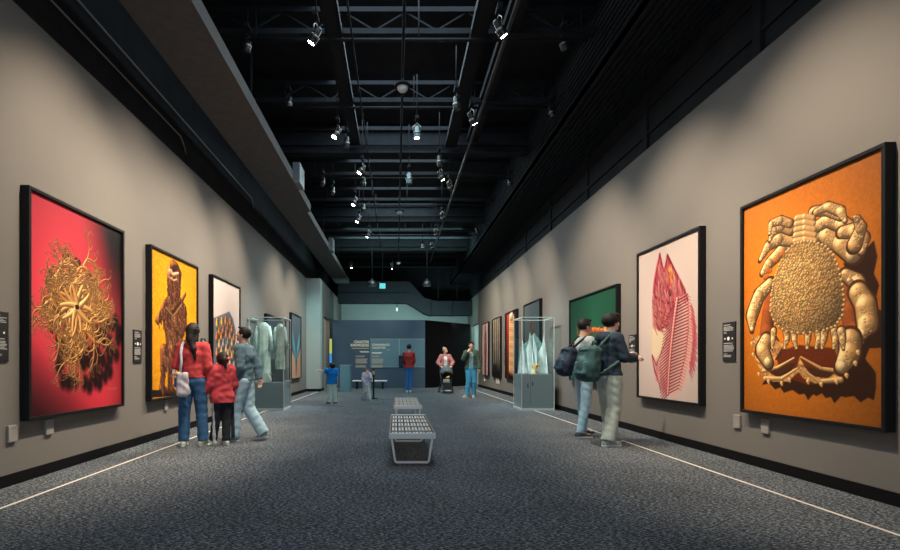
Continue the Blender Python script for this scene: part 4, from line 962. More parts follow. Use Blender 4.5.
    for p, q, axs in E:
        va = V[cx+p[0],cy+p[1],cz+p[2]]; vb = V[cx+q[0],cy+q[1],cz+q[2]]; m = (va < 0) != (vb < 0)
        t = np.where(m, va/(va-vb+1e-12), 0); pos = np.array(p, float)[None].repeat(len(cells),0); pos[:,axs] = t
        acc[m] += pos[m]; cnt[m] += 1
    P_ = lo+h*(cells+acc/cnt[:,None]); F = []
    for axs in range(3):
        u, v = (axs+1)%3, (axs+2)%3
        s0 = [slice(1,-1)]*3; s0[axs] = slice(0,-1); s1 = list(s0); s1[axs] = slice(1,None)
        A, B = s[tuple(s0)], s[tuple(s1)]; ed = np.argwhere(A != B)
        if not len(ed): continue
        sign = A[tuple(ed.T)]; g = ed.copy(); g[:,u] += 1; g[:,v] += 1
        def ci(du, dv):
            q = g.copy(); q[:,u] += du; q[:,v] += dv; return idx[q[:,0],q[:,1],q[:,2]]
        qd = np.stack([ci(-1,-1), ci(0,-1), ci(0,0), ci(-1,0)], 1); qd[~sign] = qd[~sign][:,::-1]; F.append(qd)
    return P_, np.concatenate(F)
def skin_obj(name, prims, h, m, parent, **k):
    P_, F = skin_mesh(prims, h, **k)
    me = bpy.data.meshes.new(name); me.vertices.add(len(P_)); me.vertices.foreach_set('co', P_.ravel())
    me.loops.add(F.size); me.polygons.add(len(F)); me.loops.foreach_set('vertex_index', F.ravel().astype(np.int32))
    me.polygons.foreach_set('loop_start', np.arange(0, F.size, 4, dtype=np.int32)); me.polygons.foreach_set('use_smooth', np.ones(len(F), bool))
    me.update(calc_edges=True); me.validate(); me.materials.append(m)
    o = bpy.data.objects.new(name, me); C.objects.link(o)
    if parent: o.parent = parent
    return o
def rotz(a): return np.array(((math.cos(a),-math.sin(a),0),(math.sin(a),math.cos(a),0),(0,0,1)))
def rotx(a): return np.array(((1,0,0),(0,math.cos(a),-math.sin(a)),(0,math.sin(a),math.cos(a))))
def unit(v): v = np.array(v, float); return v/(np.linalg.norm(v)+1e-9)
def hand(wr, d, nrm, side, s, curl=0.35):
    """palm and five bent fingers; d towards the fingertips, nrm out of the palm, side: the thumb's side"""
    d = unit(d); nrm = unit(np.array(nrm)-d*(np.array(nrm)@d)); t = np.cross(d, nrm); t = t*side; W = np.array(wr)
    out = []; a = lambda l, w_, n_=0: W+(d*l+t*w_+nrm*n_)*s
    for w_ in (-0.026,-0.009,0.009,0.026): out.append(seg(a(0.0,w_*0.6), 0.016*s, a(0.085,w_), 0.0115*s, 0.012*s))
    for w_, l, r in ((0.029,0.070,0.0088),(0.010,0.080,0.0092),(-0.010,0.075,0.0088),(-0.029,0.058,0.0078)):
        p = a(0.078,w_); dd = d; ang = curl
        for i, f in enumerate((0.45,0.32,0.23)):
            dd = unit(d*math.cos(ang)+nrm*math.sin(ang)); q = p+dd*l*f*s*1.05; out.append(seg(p, r*s*(1-.06*i), q, r*s*(.94-.06*i), 0.004*s)); p = q; ang += curl*1.1
    p = a(0.018,0.024,0.004); q = p+unit(d*0.75+t*0.75+nrm*0.25)*0.042*s; r_ = q+unit(d*0.95+t*0.25+nrm*0.35)*0.034*s
    out += [seg(p, 0.013*s, q, 0.0105*s, 0.008*s), seg(q, 0.0105*s, r_, 0.0085*s, 0.004*s)]
    return out
SKIN = M('light skin', (0.60,0.36,0.26), 0.5); SKINF = M('fair skin', (0.68,0.45,0.36), 0.5)
HBLACK = M('black hair', (0.010,0.008,0.009), 0.6, spec=0.25, bump=0.4, nscale=60); HBROWN = M('brown hair', (0.16,0.09,0.05), 0.45, bump=0.4, nscale=60); HBLOND = M('dark blond hair', (0.33,0.21,0.12), 0.5, bump=0.4, nscale=60)
EYE = M('dark eyes', (0.03,0.02,0.02), 0.2); LIP = M('lips', (0.50,0.20,0.18), 0.5)
BASE = dict(pel=(0,0,.95), hipL=(-.085,0,.92), hipR=(.085,0,.92), knL=(-.095,.015,.50), knR=(.095,.015,.50), anL=(-.095,-.02,.085), anR=(.095,-.02,.085),
            wst=(0,0,1.10), chs=(0,0,1.30), shL=(-.158,0,1.42), shR=(.158,0,1.42), nk=(0,-.01,1.475), hd=(0,.02,1.645),
            elL=(-.235,-.02,1.14), elR=(.235,-.02,1.14), wrL=(-.245,.04,.90), wrR=(.245,.04,.90), hdirL=(-.03,.12,-1), hdirR=(.03,.12,-1), palmL=(1,0,0), palmR=(-1,0,0),
            toeL=(-.15,1,0), toeR=(.15,1,0))
def person(label, x, y, rz, H, pose, look, hscale=1.0, girth=1.0, group=None):
    """look: skin, hair style/colour, top (colour, hem z, sleeve 0..1, looseness), trousers (colour, looseness), shoes (upper, sole)"""
    S_ = H/1.755; J = {k: np.array(v, float) for k, v in BASE.items()}; J.update({k: np.array(v, float) for k, v in pose.items() if k in BASE})
    for k in ('elL','elR','wrL','wrR'): J[k] = J[k]*np.array((.88,1,1)) if abs(J[k][0]) < .3 else J[k]
    for k in J:
        if not k.startswith(('hdir','palm','toe')): J[k] = J[k]*S_
    g = girth*S_; v = look.get('vox', 0.0085); hs = hscale*S_
    t = thing('person', label, 'person', (x, y, 0), rz, group)
    yaw, tilt = math.radians(pose.get('yaw',0)), math.radians(pose.get('nod',0)); HR = rotz(yaw)@rotx(-tilt)
    hc = J['hd']; hp = lambda a, b, c: hc+HR@(np.array((a,b,c))*hs)
    # body
    pr = [seg(J['pel'], .135*g, J['wst'], .115*g, .05*g, .72), seg(J['wst'], .115*g, J['chs'], .145*g, .05*g, .68), seg(J['shL']+(.02*S_,0,-.01*S_), .052*g, J['shR']-(.02*S_,0,.01*S_), .052*g, .05*g, .95),
          seg(J['chs']+(0,0,.03*S_), .135*g, (J['shL']+J['shR'])/2+(0,0,-.01*S_), .07*g, .04*g, .75),
          seg(J['nk']-(0,0,.03*S_), .058*S_, hp(0,-.02,-.07), .050*hs, .03*g)]
    for s_ in 'LR':
        pr += [seg(J['hip'+s_], .088*g, J['kn'+s_], .054*g, .03*g), seg(J['kn'+s_], .054*g, (J['kn'+s_]*2+J['an'+s_])/3, .055*g, .02*g), seg((J['kn'+s_]*2+J['an'+s_])/3, .055*g, J['an'+s_], .036*g, .02*g),
               seg(J['an'+s_], .036*g, J['an'+s_]+unit(J['toe'+s_])*.12*S_-(0,0,.045*S_), .03*g, .02*g),
               seg(J['sh'+s_], .050*g, J['el'+s_], .038*g, .03*g), seg(J['el'+s_], .038*g, J['wr'+s_], .025*g, .02*g)]
        pr += hand(J['wr'+s_], J['hdir'+s_], J['palm'+s_], (1 if s_ == 'L' else -1)*pose.get('thumb'+s_,1), hs/max(hscale**0.6,1), pose.get('curl'+s_, .35))
    pr += [ell(hp(0,-.014,.022), (.076*hs,.094*hs,.092*hs), .02, HR), ell(hp(0,.022,-.03), (.060*hs,.066*hs,.082*hs), .02, HR), ell(hp(0,.052,-.088), (.030*hs,.028*hs,.022*hs), .025*hs, HR),
           seg(hp(0,.083,.006), .009*hs, hp(0,.104,-.028), .0135*hs, .012*hs), ell(hp(.040,.052,-.03),(.022*hs,.024*hs,.022*hs),.02*hs,HR), ell(hp(-.040,.052,-.03),(.022*hs,.024*hs,.022*hs),.02*hs,HR),
           ell(hp(.075,-.008,-.008), (.010*hs,.020*hs,.031*hs), .008*hs, HR), ell(hp(-.075,-.008,-.008), (.010*hs,.020*hs,.031*hs), .008*hs, HR),
           ell(hp(.030,.094,.012), (.017*hs,.014*hs,.011*hs), .010*hs, HR, '-'), ell(hp(-.030,.094,.012), (.017*hs,.014*hs,.011*hs), .010*hs, HR, '-')]
    skin = look.get('skin', SKIN)
    skin_obj('body', pr, min(v, 0.0075), skin, t)
    for e in (-1,1): skin_obj('eye', [ell(hp(e*.030,.076,.010), (.013*hs,.010*hs,.0075*hs), .004, HR)], .003*hs, EYE, t)
    skin_obj('lips', [ell(hp(0,.079,-.056), (.022*hs,.008*hs,.007*hs), .004, HR)], .003*hs, LIP, t)
    # hair
    st, hm = look['hair']; cap_ = [ell(hp(0,-.022,.030), (.088*hs,.098*hs,.098*hs), .02, HR)]
    ex = []
    if st == 'long': ex = [seg(hp(0,-.08,.01), .070*hs, hp(.0,-.105,-.12), .052*hs, .03), seg(hp(0,-.10,-.10), .055*hs, hp(.06,-.12,-.26), .036*hs, .03), seg(hp(.06,-.12,-.26), .036*hs, hp(.085,-.11,-.40), .018*hs, .03), seg(hp(-.07,-.02,.0), .03*hs, hp(-.06,-.05,-.13), .025*hs, .03), seg(hp(.07,-.02,.0), .03*hs, hp(.07,-.06,-.13), .025*hs, .03)]
    if st == 'pony': ex = [ell(hp(0,-.125,.02), (.035*hs,.035*hs,.035*hs), .02), seg(hp(0,-.135,.01), .036*hs, hp(.02,-.15,-.10), .018*hs, .02)]
    if st == 'bun': ex = [ell(hp(-.01,-.075,.115), (.050*hs,.050*hs,.045*hs), .015)]
    if st == 'mop': ex = [ell(hp(0,.045,.085), (.085*hs,.06*hs,.045*hs), .02, HR), ell(hp(0,-.035,.035),(.102*hs,.105*hs,.095*hs),.02,HR)]
    if st == 'short': ex = [ell(hp(.0,.05,.098), (.055*hs,.045*hs,.024*hs), .02, HR)]
    cut = [ell(hp(0,.115,-.03), (.082*hs,.098*hs,.085*hs), .012, HR, '-'), ell(hp(0,.055,-.105), (.12*hs,.085*hs,.080*hs), .01, HR, '-')]
    low = [] if st == 'long' else [ell(hp(0,-.05,-.145), (.13*hs,.11*hs,.055*hs), .01, HR, '-')]
    if st == 'long': pr = cap_+cut[:1]+ex
    elif st == 'pony': pr = cap_+cut+low+ex
    else: pr = cap_+ex+cut+low
    skin_obj('hair', pr, .005*max(hs,.7), hm, t, wrinkle=.0016, wf=140)
    # top
    tp = look['top']; c = tp.get('loose', .02)*S_; hem = tp['hem']*S_; sl = tp.get('sleeve', 1.0)
    low_ = J['pel']*1.0; low_[2] = min(hem-.05*S_, J['pel'][2]); 
    pr = [seg(low_, (.135*g+c*1.15), J['wst'], .118*g+c*1.1, .05*g, .74), seg(J['wst'], .118*g+c, J['chs'], .148*g+c, .05*g, .70), seg(J['shL']+(.02*S_,0,-.01*S_), .053*g+c*.8, J['shR']-(.02*S_,0,.01*S_), .053*g+c*.8, .05*g, .95),
          seg(J['chs']+(0,0,.03*S_), .137*g+c, (J['shL']+J['shR'])/2+(0,0,-.015*S_), .07*g+c*.7, .04*g, .78)]
    if tp.get('hood'): pr += [seg((J['shL']*.7+J['shR']*.3)+(0,-.06*S_,.05*S_), .04*S_, (J['shR']*.7+J['shL']*.3)+(0,-.06*S_,.05*S_), .04*S_, .04), ell(J['nk']+(0,-.10*S_,-.04*S_), (.11*S_,.06*S_,.08*S_), .04)]
    if tp.get('collar'): pr += [seg(J['nk']-(0,0,.02*S_), .066*S_, J['nk']+(0,.0,.025*S_), .062*S_, .01, flat=True)]
    for s_ in 'LR':
        sh, el, wr = J['sh'+s_], J['el'+s_], J['wr'+s_]; f = J['hip'+s_]
        if sl >= 1: pr += [seg(sh, .052*g+c, el, .042*g+c*.9, .03*g), seg(el, .042*g+c*.9, wr, .030*g+c*.75, .02*g, flat=True)]
        elif sl >= .55: pr += [seg(sh, .052*g+c, el, .042*g+c*.9, .03*g), seg(el, .042*g+c*.9, el+(wr-el)*(sl-.5)*2, .036*g+c*.8, .02*g, flat=True)]
        else: pr += [seg(sh, .052*g+c, sh+(el-sh)*sl*2, .05*g+c*1.1, .03*g, flat=True)]
    for s_ in 'LR': hp_ = J['hip'+s_]; pr.append(seg(hp_, .092*g+max(c*.9,.024*S_), hp_+(J['kn'+s_]-hp_)*.3, .086*g+max(c*.9,.024*S_), .03*g))
    clips = [((0,0,hem),(0,0,-1))]
    if tp.get('open'): pr += [rbox((0,.16*S_,1.2*S_), (.055*S_,.085*S_,.34*S_), .01, .01, None, '-')]
    if wrv := tp.get('wrinkle', .0022): pass
    skin_obj(tp.get('name','sweater'), pr, v, tp['mat'], t, clips=clips, wrinkle=wrv, seed=x+y)
    if tp.get('hemband'): skin_obj('hem_band', [p for p in pr[:1]+pr[-2:]], v, tp['hemband'], t, clips=[((0,0,hem),(0,0,-1)),((0,0,hem+.035*S_),(0,0,1))])
    if tp.get('under'):
        c2 = .010*S_
        skin_obj('shirt', [seg(J['pel'], .135*g+c2, J['wst'], .118*g+c2, .05*g, .72), seg(J['wst'], .118*g+c2, J['chs'], .146*g+c2, .05*g, .70), seg(J['chs'], .14*g+c2, J['nk']-(0,0,.04*S_), .06*g, .04*g, .8)], v, tp['under'], t, clips=[((0,0,hem-.02*S_),(0,0,-1))], wrinkle=.0015)
    # trousers
    tr = look['trousers']; c = tr.get('loose', .018)*S_
    pr = [seg(J['pel']-(0,0,.02*S_), .138*g+c*.7, J['pel']+(0,0,.06*S_), .128*g+c*.6, .03*g, .74)]
    if tr.get('shorts'): pass
    for s_ in 'LR':
        k_, a_ = J['kn'+s_], J['an'+s_]; e_ = a_+(a_-k_)*tr.get('len', .02)
        pr += [seg(J['hip'+s_], .090*g+c*.9, k_, .058*g+c, .022*g), seg(k_, .058*g+c, e_, tr.get('ankle', .050)*g+c*.9, .015*g, flat=True)]
    skin_obj('trousers', pr, v, tr['mat'], t, clips=[((0,0,1.04*S_),(0,0,1))], wrinkle=tr.get('wrinkle', .0028), wf=34, seed=x*2)
    for sx, m in tr.get('stripe', ()):
        s_ = 'L' if sx < 0 else 'R'; k_, a_ = J['kn'+s_], J['an'+s_]; o = np.array(tr.get('sdir',(sx,0,0)), float)
        o = o/np.linalg.norm(o); lat = np.array((-o[1],o[0],0)); w_ = tr.get('sw', .016)*S_; e_ = a_+(a_-k_)*tr.get('len', .02); q = .005*S_
        skin_obj('side_stripe', [seg(J['hip'+s_], .090*g+c*.9+q, k_, .058*g+c+q, .022*g), seg(k_, .058*g+c+q, e_, tr.get('ankle', .050)*g+c*.9+q, .015*g, flat=True)], v*.8, m, t,
                 clips=[(k_+o*.03*S_, -o), (k_+lat*w_, lat), (k_-lat*w_, -lat), ((0,0,.93*S_),(0,0,1))], wrinkle=tr.get('wrinkle', .0028), wf=34, seed=x*2)
    # shoes
    for s_ in 'LR':
        a_ = J['an'+s_].copy(); d = unit(J['toe'+s_]); lift = a_[2]-.085*S_; q = np.array((a_[0],a_[1],0)); side = np.array((-d[1],d[0],0))
        dz = d[2]; dh = unit((d[0],d[1],dz))
        b0 = q+np.array((0,0,lift+.034*S_))-dh*.045*S_; b1_ = q+np.array((0,0,lift+.034*S_))+dh*.155*S_
        um, sm = look['shoes']
        sole_z = lift*0 
        fl = [] if dz else [((0,0,lift+.026*S_),(0,0,-1))]
        skin_obj('shoe', [seg(b0+(0,0,.012*S_), .036*S_, b1_+(0,0,.0), .032*S_, .01), seg(b0+(0,0,.012*S_), .036*S_, a_+(0,0,.0), .046*S_, .02, flat=True), seg(a_-(0,0,.02*S_), .04*S_, b0+dh*.12*S_+(0,0,.02*S_), .034*S_, .02)], .005, um, t, clips=fl)
        skin_obj('sole', [seg(b0-(0,0,.012*S_), .040*S_, (b0+b1_)/2-(0,0,.012*S_), .036*S_, .01), seg((b0+b1_)/2-(0,0,.012*S_), .036*S_, b1_-(0,0,.010*S_), .037*S_, .01)], .005, sm, t,
                 clips=[((0,0,lift+.027*S_),(0,0,1)),((0,0,lift+.001),(0,0,-1))] if not dz else [])
    t['_h'] = H
    del t['_h']
    return t, J
def fab(name, col, rough=0.85, n=0.10, sc=25): return M(name, col, rough, noise=n, nscale=sc, spec=0.2)
WSOLE = M('white rubber', (0.62,0.64,0.62), 0.5); WSHOE = fab('white shoe', (0.55,0.57,0.56)); GSHOE = fab('grey green shoe', (0.26,0.32,0.32), n=.5, sc=40); DSHOE = fab('dark shoe with yellow flecks', (0.07,0.07,0.08), n=.6, sc=30)

# woman with the tote bag, back view
wom, _ = person('woman in a red sweater and blue jeans with long black hair, back turned', -2.69, 6.63, math.radians(6), 1.62,
    dict(elL=(-.265,.0,1.16), wrL=(-.20,.17,1.09), hdirL=(.25,.9,.25), palmL=(1,0,.2), elR=(.245,-.02,1.14), wrR=(.25,.06,.92), knL=(-.12,.0,.5), anL=(-.125,-.02,.085), knR=(.11,.02,.5), anR=(.15,-.03,.085), toeL=(-.1,1,0), toeR=(.55,.8,0), nod=2, yaw=-10),
    dict(skin=SKINF, hair=('long', HBLACK), top=dict(mat=fab('coral red knit', (0.50,0.06,0.065)), hem=.98, loose=.028, name='sweater', wrinkle=.003),
         trousers=dict(mat=fab('blue denim', (0.035,0.10,0.21), n=.18), loose=.026, ankle=.055), shoes=(fab('pale green canvas', (0.50,0.55,0.42)), WSOLE)), girth=.95)
girl, _ = person('girl in a red hooded sweatshirt and black tracksuit trousers between the adults', -2.34, 6.75, math.radians(38), 1.24,
    dict(elL=(-.25,.02,1.16), wrL=(-.33,.10,.98), hdirL=(-.5,.3,-.7), elR=(.25,.02,1.14), wrR=(.22,.14,.98), hdirR=(0,.6,-.7), knL=(-.10,.06,.50), anL=(-.15,.10,.085), knR=(.07,.0,.5), anR=(.04,-.07,.085), toeL=(-.3,1,0), toeR=(-.1,1,0), yaw=-8, hd=(0,.02,1.60)),
    dict(skin=SKINF, hair=('pony', HBLACK), top=dict(mat=fab('rose red fleece', (0.52,0.06,0.075)), hem=.80, loose=.05, name='sweatshirt', hood=True, wrinkle=.003),
         trousers=dict(mat=fab('black tracksuit cloth', (0.018,0.020,0.026)), loose=.02, ankle=.05, stripe=((-1, fab('white stripe', (0.55,0.6,0.62))),), sdir=(-.80,-.60,0), sw=.024), shoes=(WSHOE, WSOLE)), hscale=1.30, girth=1.10)
dad, _ = person('man in a blue grey sweater and pale trousers stepping beside the girl in red', -2.14, 7.05, math.radians(82), 1.60,
    dict(elL=(-.24,-.03,1.14), wrL=(-.22,.10,.95), hdirL=(.1,.3,-.9), palmL=(1,0,-.2), elR=(.22,-.13,1.16), wrR=(.16,-.18,.95), hdirR=(-.1,-.2,-1), knL=(-.09,.10,.50), anL=(-.08,.13,.085), knR=(.09,-.03,.50), anR=(.12,-.26,.115), toeL=(0,1,0), toeR=(.1,1,-.22), yaw=8, nod=-12),
    dict(skin=SKIN, hair=('short', HBLACK), top=dict(mat=fab('blue grey sweatshirt', (0.095,0.155,0.19)), hem=.93, loose=.03, name='sweater', collar=True, wrinkle=.0028, hemband=fab('dark teal hem', (0.05,0.12,0.13))),
         trousers=dict(mat=fab('pale grey blue cotton', (0.40,0.57,0.66)), loose=.032, ankle=.06, stripe=((-1, fab('dark side panel', (0.04,0.05,0.07))),), sdir=(-1,0,0), sw=.026), shoes=(GSHOE, WSOLE)), girth=1.05)
boy, _ = person('small boy in a bright blue t-shirt pointing to the left', -1.715, 13.4, math.radians(8), 1.11,
    dict(elL=(-.34,.04,1.40), wrL=(-.56,.08,1.43), hdirL=(-1,.1,.05), palmL=(0,0,-1), curlL=.15, elR=(.25,-.02,1.15), wrR=(.27,.04,.95), anL=(-.13,-.02,.085), anR=(.13,-.02,.085), toeL=(-.8,.6,0), toeR=(.8,.6,0), yaw=35, hd=(0,.02,1.58)),
    dict(skin=SKINF, hair=('short', HBLACK), top=dict(mat=fab('bright blue jersey', (0.005,0.17,0.55)), hem=.86, loose=.055, sleeve=.42, name='t_shirt'),
         trousers=dict(mat=fab('pale green trousers', (0.46,0.60,0.56)), loose=.03), shoes=(fab('black canvas', (0.03,0.035,0.04)), WSOLE)), hscale=1.38, girth=1.10)
tod, _ = person('toddler in a lavender top and grey trousers walking past the back bench', -0.86, 14.7, math.radians(200), 0.95,
    dict(elL=(-.26,.06,1.16), wrL=(-.14,.22,1.28), hdirL=(.5,.2,.8), elR=(.25,.02,1.14), wrR=(.24,.14,1.0), knL=(-.09,.10,.50), anL=(-.10,.20,.085), knR=(.09,-.02,.5), anR=(.10,-.20,.085), toeL=(-.5,1,0), toeR=(.4,1,0), yaw=0, nod=-8, hd=(0,.02,1.55)),
    dict(skin=SKINF, hair=('short', HBROWN), top=dict(mat=fab('lavender print cotton', (0.50,0.50,0.66), n=.25, sc=20), hem=.78, loose=.05, name='jumper'),
         trousers=dict(mat=fab('pale grey trousers', (0.48,0.57,0.57)), loose=.04), shoes=(WSHOE, WSOLE)), hscale=1.62, girth=1.25)
red, _ = person('person in a dark red jacket and blue jeans, back turned, reading the far wall', 0.485, 18.6, math.radians(-4), 1.79,
    dict(shL=(-.145,0,1.42), shR=(.145,0,1.42), elL=(-.205,.02,1.15), wrL=(-.15,.14,.98), elR=(.205,.02,1.15), wrR=(.15,.16,1.02), hdirR=(-.3,.7,-.3), knL=(-.07,.0,.5), anL=(-.08,-.02,.085), knR=(.05,.02,.5), anR=(.05,.0,.085)),
    dict(skin=SKIN, hair=('short', HBLACK), top=dict(mat=fab('dark red jacket', (0.32,0.035,0.035)), hem=.90, loose=.028, name='jacket'),
         trousers=dict(mat=fab('bright blue denim', (0.04,0.17,0.46), n=.2), loose=.008), shoes=(fab('pale blue shoe', (0.45,0.52,0.6)), WSOLE)), girth=.92)
ps, _ = person('woman in a pink jacket with hair in a bun, standing behind the pushchair', 1.87, 19.0, math.radians(182), 1.67,
    dict(elL=(-.30,.05,1.17), wrL=(-.20,.30,1.02), hdirL=(.2,.8,-.3), palmL=(0,-.2,-1), elR=(.30,.05,1.17), wrR=(.20,.30,1.02), hdirR=(-.2,.8,-.3), palmR=(0,-.2,-1), yaw=48, curlL=.7, curlR=.7),
    dict(skin=SKINF, hair=('bun', HBLOND), top=dict(mat=fab('dusty pink jacket', (0.42,0.18,0.18)), hem=.93, loose=.04, name='jacket', open=True, under=fab('white shirt', (0.62,0.66,0.66))),
         trousers=dict(mat=fab('dark trousers', (0.03,0.035,0.045)), loose=.015), shoes=(WSHOE, WSOLE)))
gm, _ = person('man in a dark green jacket and blue jeans, one hand at his mouth', 2.39, 15.9, math.radians(170), 1.77,
    dict(elR=(.27,.10,1.22), wrR=(.10,.20,1.44), hdirR=(-.3,-.2,.8), palmR=(-.5,-.8,0), curlR=.6, elL=(-.26,.0,1.14), wrL=(-.29,.08,.90), knL=(-.10,.03,.5), anL=(-.07,-.02,.085), knR=(.08,.09,.5), anR=(.13,.14,.085), toeL=(0,1,0), toeR=(.7,.8,0), yaw=12),
    dict(skin=SKIN, hair=('short', HBLACK), top=dict(mat=fab('dark green jacket', (0.05,0.085,0.07)), hem=.90, loose=.035, name='jacket', open=True, under=fab('grey blue t-shirt', (0.17,0.27,0.29))),
         trousers=dict(mat=fab('washed blue denim', (0.05,0.26,0.45), n=.2), loose=.02), shoes=(WSHOE, WSOLE)))
m1, J1 = person('man in a light grey shirt and pale blue trousers looking at the green picture', 2.80, 7.45, math.radians(-80), 1.75,
    dict(elL=(-.23,.10,1.17), wrL=(-.17,.26,1.02), hdirL=(.2,.7,-.2), elR=(.24,.02,1.15), wrR=(.22,.12,.95), knL=(-.10,.03,.5), anL=(-.11,.06,.085), knR=(.10,-.03,.5), anR=(.12,-.13,.085), yaw=2, nod=4),
    dict(skin=SKIN, hair=('short', HBLACK), top=dict(mat=fab('light grey shirt', (0.36,0.43,0.45)), hem=.92, loose=.028, sleeve=1, name='shirt'),
         trousers=dict(mat=fab('pale blue trousers', (0.30,0.50,0.63)), loose=.012, ankle=.045), shoes=(DSHOE, WSOLE)))
m2, J2 = person('man in a navy hooded jumper and grey green trousers with black bowl-cut hair', 2.86, 6.72, math.radians(-74), 1.76,
    dict(elR=(.24,.07,1.17), wrR=(.20,.27,1.17), hdirR=(-.1,1,.1), palmR=(-.6,0,-1), elL=(-.22,.14,1.18), wrL=(-.14,.40,1.22), hdirL=(.1,1,.15), palmL=(.5,0,-1), knL=(-.10,.06,.5), anL=(-.12,.14,.085), knR=(.10,.0,.5), anR=(.13,-.12,.085), yaw=0, nod=-4, hd=(0,.05,1.64)),
    dict(skin=SKINF, hair=('mop', HBLACK), top=dict(mat=fab('navy jersey', (0.022,0.038,0.06)), hem=.93, loose=.032, name='sweatshirt', hood=True),
         trousers=dict(mat=fab('grey green cotton', (0.36,0.43,0.40)), loose=.032, ankle=.062), shoes=(GSHOE, WSOLE)))

# ------------------------------------------------------------------ bags
def bag(name, label, cat, person_, J, mats, hs, off, lean=0.0, strap=True, H=1.75):
    """backpack on the person's back; built in the person's own frame, standing free of it"""
    S_ = H/1.755; M4 = Matrix.Translation(person_.location) @ Matrix.Rotation(person_.rotation_euler.z, 4, 'Z')
    t = thing(name, label, cat); t.matrix_world = M4 @ Matrix.Translation(off)
    Rm = rotx(lean)
    main, pocket, trim = mats; a, b, c = hs
    skin_obj('pack', [rbox((0,0,-.02), (a-.075,max(b-.075,.005),c-.085), .075, .03, Rm), ell(Rm@np.array((0,-.025,-c*.30)), (a*1.05,b*1.30,c*.65), .05, Rm)], .008, main, t, wrinkle=.003, wf=30)
    skin_obj('pocket', [rbox(Rm@np.array((0,-b*1.0,-c*.38)), (a*.68-.02,.02,c*.34-.02), .025, .02, Rm)], .007, pocket, t, wrinkle=.002)
    p0 = Rm@np.array((-.03,b*.4,c-.01)); 
    MB().tube([p0, p0+(0.0,0.01,.05), p0+(.06,0.01,.05), p0+(.06,0,0)], .009, 8).build('handle', trim, t)
    mb = MB(); mb.tube([Rm@np.array((-a*.8,-b*.75,c*.45)), Rm@np.array((-a*.4,-b*1.05,c*.62)), Rm@np.array((a*.4,-b*1.05,c*.62)), Rm@np.array((a*.8,-b*.75,c*.45))], .006, 6).build('zip', trim, t)
    if strap:
        o = np.array(off)
        for s_, k in ((-1,'L'),(1,'R')):
            sh = J['sh'+k]; pts = [(s_*a*.5, off[1]+b*.7, off[2]+c*.80), (s_*.115*S_, -.085*S_, sh[2]+.035*S_), (s_*.12*S_, 0, sh[2]+.078*S_), (s_*.125*S_, .085*S_, sh[2]+.03*S_), (s_*.14*S_, .145*S_, sh[2]-.12*S_), (s_*.165*S_, .12*S_, sh[2]-.20*S_), (s_*.18*S_, .02*S_, sh[2]-.30*S_), (s_*a*.8, off[1]+b*.5, off[2]-c*.6)]
            P3 = [np.array(p)-o for p in pts]; sm = []
            for i in range(len(P3)-1):
                q0, q1, q2, q3 = P3[max(i-1,0)], P3[i], P3[i+1], P3[min(i+2,len(P3)-1)]
                for u in (0,.25,.5,.75): sm.append(.5*((2*q1)+(-q0+q2)*u+(2*q0-5*q1+4*q2-q3)*u*u+(-q0+3*q1-3*q2+q3)*u**3))
            sm.append(P3[-1]); MB().tube(sm, .017, 8).build('strap', trim, t)
    return t
BKB = fab('blue black nylon', (0.018,0.032,0.055), rough=.5, n=.4, sc=14); BKT = fab('black webbing', (0.012,0.014,0.018)); GRB = fab('dark green nylon', (0.035,0.085,0.085), rough=.45, n=.4, sc=12); GRP = fab('blue green nylon pocket', (0.06,0.15,0.18), rough=.45, n=.4, sc=12)
bag('backpack', 'black blue backpack on the man in the light grey shirt', 'backpack', m1, J1, (BKB, fab('dark blue nylon pocket', (0.03,0.06,0.10), rough=.45, n=.4, sc=14), BKT), (.15,.085,.23), (-.01,-.27,1.14), lean=-.26)
bag('backpack', 'bulging dark green backpack on the man in the navy hooded jumper', 'backpack', m2, J2, (GRB, GRP, fab('green webbing', (0.05,0.10,0.095))), (.17,.10,.25), (-.03,-.29,1.11), lean=-.14)
t = thing('shoulder_bag', 'dark bag hanging at the left side of the person in red', 'bag'); t.matrix_world = Matrix.Translation(red.location) @ Matrix.Translation((-.30,-.05,1.16))
skin_obj('pouch', [rbox((0,0,0), (.045,.10,.19), .035, .02)], .012, BKB, t, wrinkle=.003)
MB().tube([(.0,.0,.2),(.08,.02,.32),(.16,.10,.33)], .012, 6).build('strap', BKT, t)
# tote bag
t = thing('tote_bag', 'pale tote bag on the shoulder of the woman with long black hair', 'bag'); t.matrix_world = Matrix.Translation(wom.location) @ Matrix.Rotation(wom.rotation_euler.z, 4, 'Z') @ Matrix.Translation((-.07,-.21,.82))
TOTE = M('patterned pale cotton', (0.42,0.40,0.46), .85, noise=.35, nscale=18)
skin_obj('pouch', [rbox((0,0,.01), (.045,.02,.12), .03, .02, rotz(.35)), ell((0.01,0,-.08),(.085,.05,.075),.04)], .008, TOTE, t, wrinkle=.004, wf=30)
MB().tube([(-.03,.0,.14),(-.02,.015,.30),(-.03,.03,.42),(-.035,.09,.50),(-.035,.19,.575),(-.04,.29,.52),(-.06,.33,.40),(-.16,.27,.22),(-.14,.05,.13)], .018, 8).build('strap', M('pale lilac strap', (0.42,0.43,0.52), .8), t)
o = skin_obj('blue_pocket', [rbox((-.075,.03,.03), (.02,.02,.05), .015, .01)], .006, M('cobalt cloth', (0.02,0.12,0.5), .7), t)
# hair tie of the girl
t = tag(MB().lathe([(0.0,0),(0.022,0.006),(0.026,0.016),(0.02,0.026),(0,0.03)], n=12, axis=(0,-1,0)).build('hair_clip', M('red ribbon', (0.6,0.03,0.05), .5)), 'small red bow clip in the black hair of the girl', 'hair clip')
t.matrix_world = Matrix.Translation(girl.location) @ Matrix.Rotation(girl.rotation_euler.z, 4, 'Z') @ Matrix.Translation((.03,-.125,1.155))

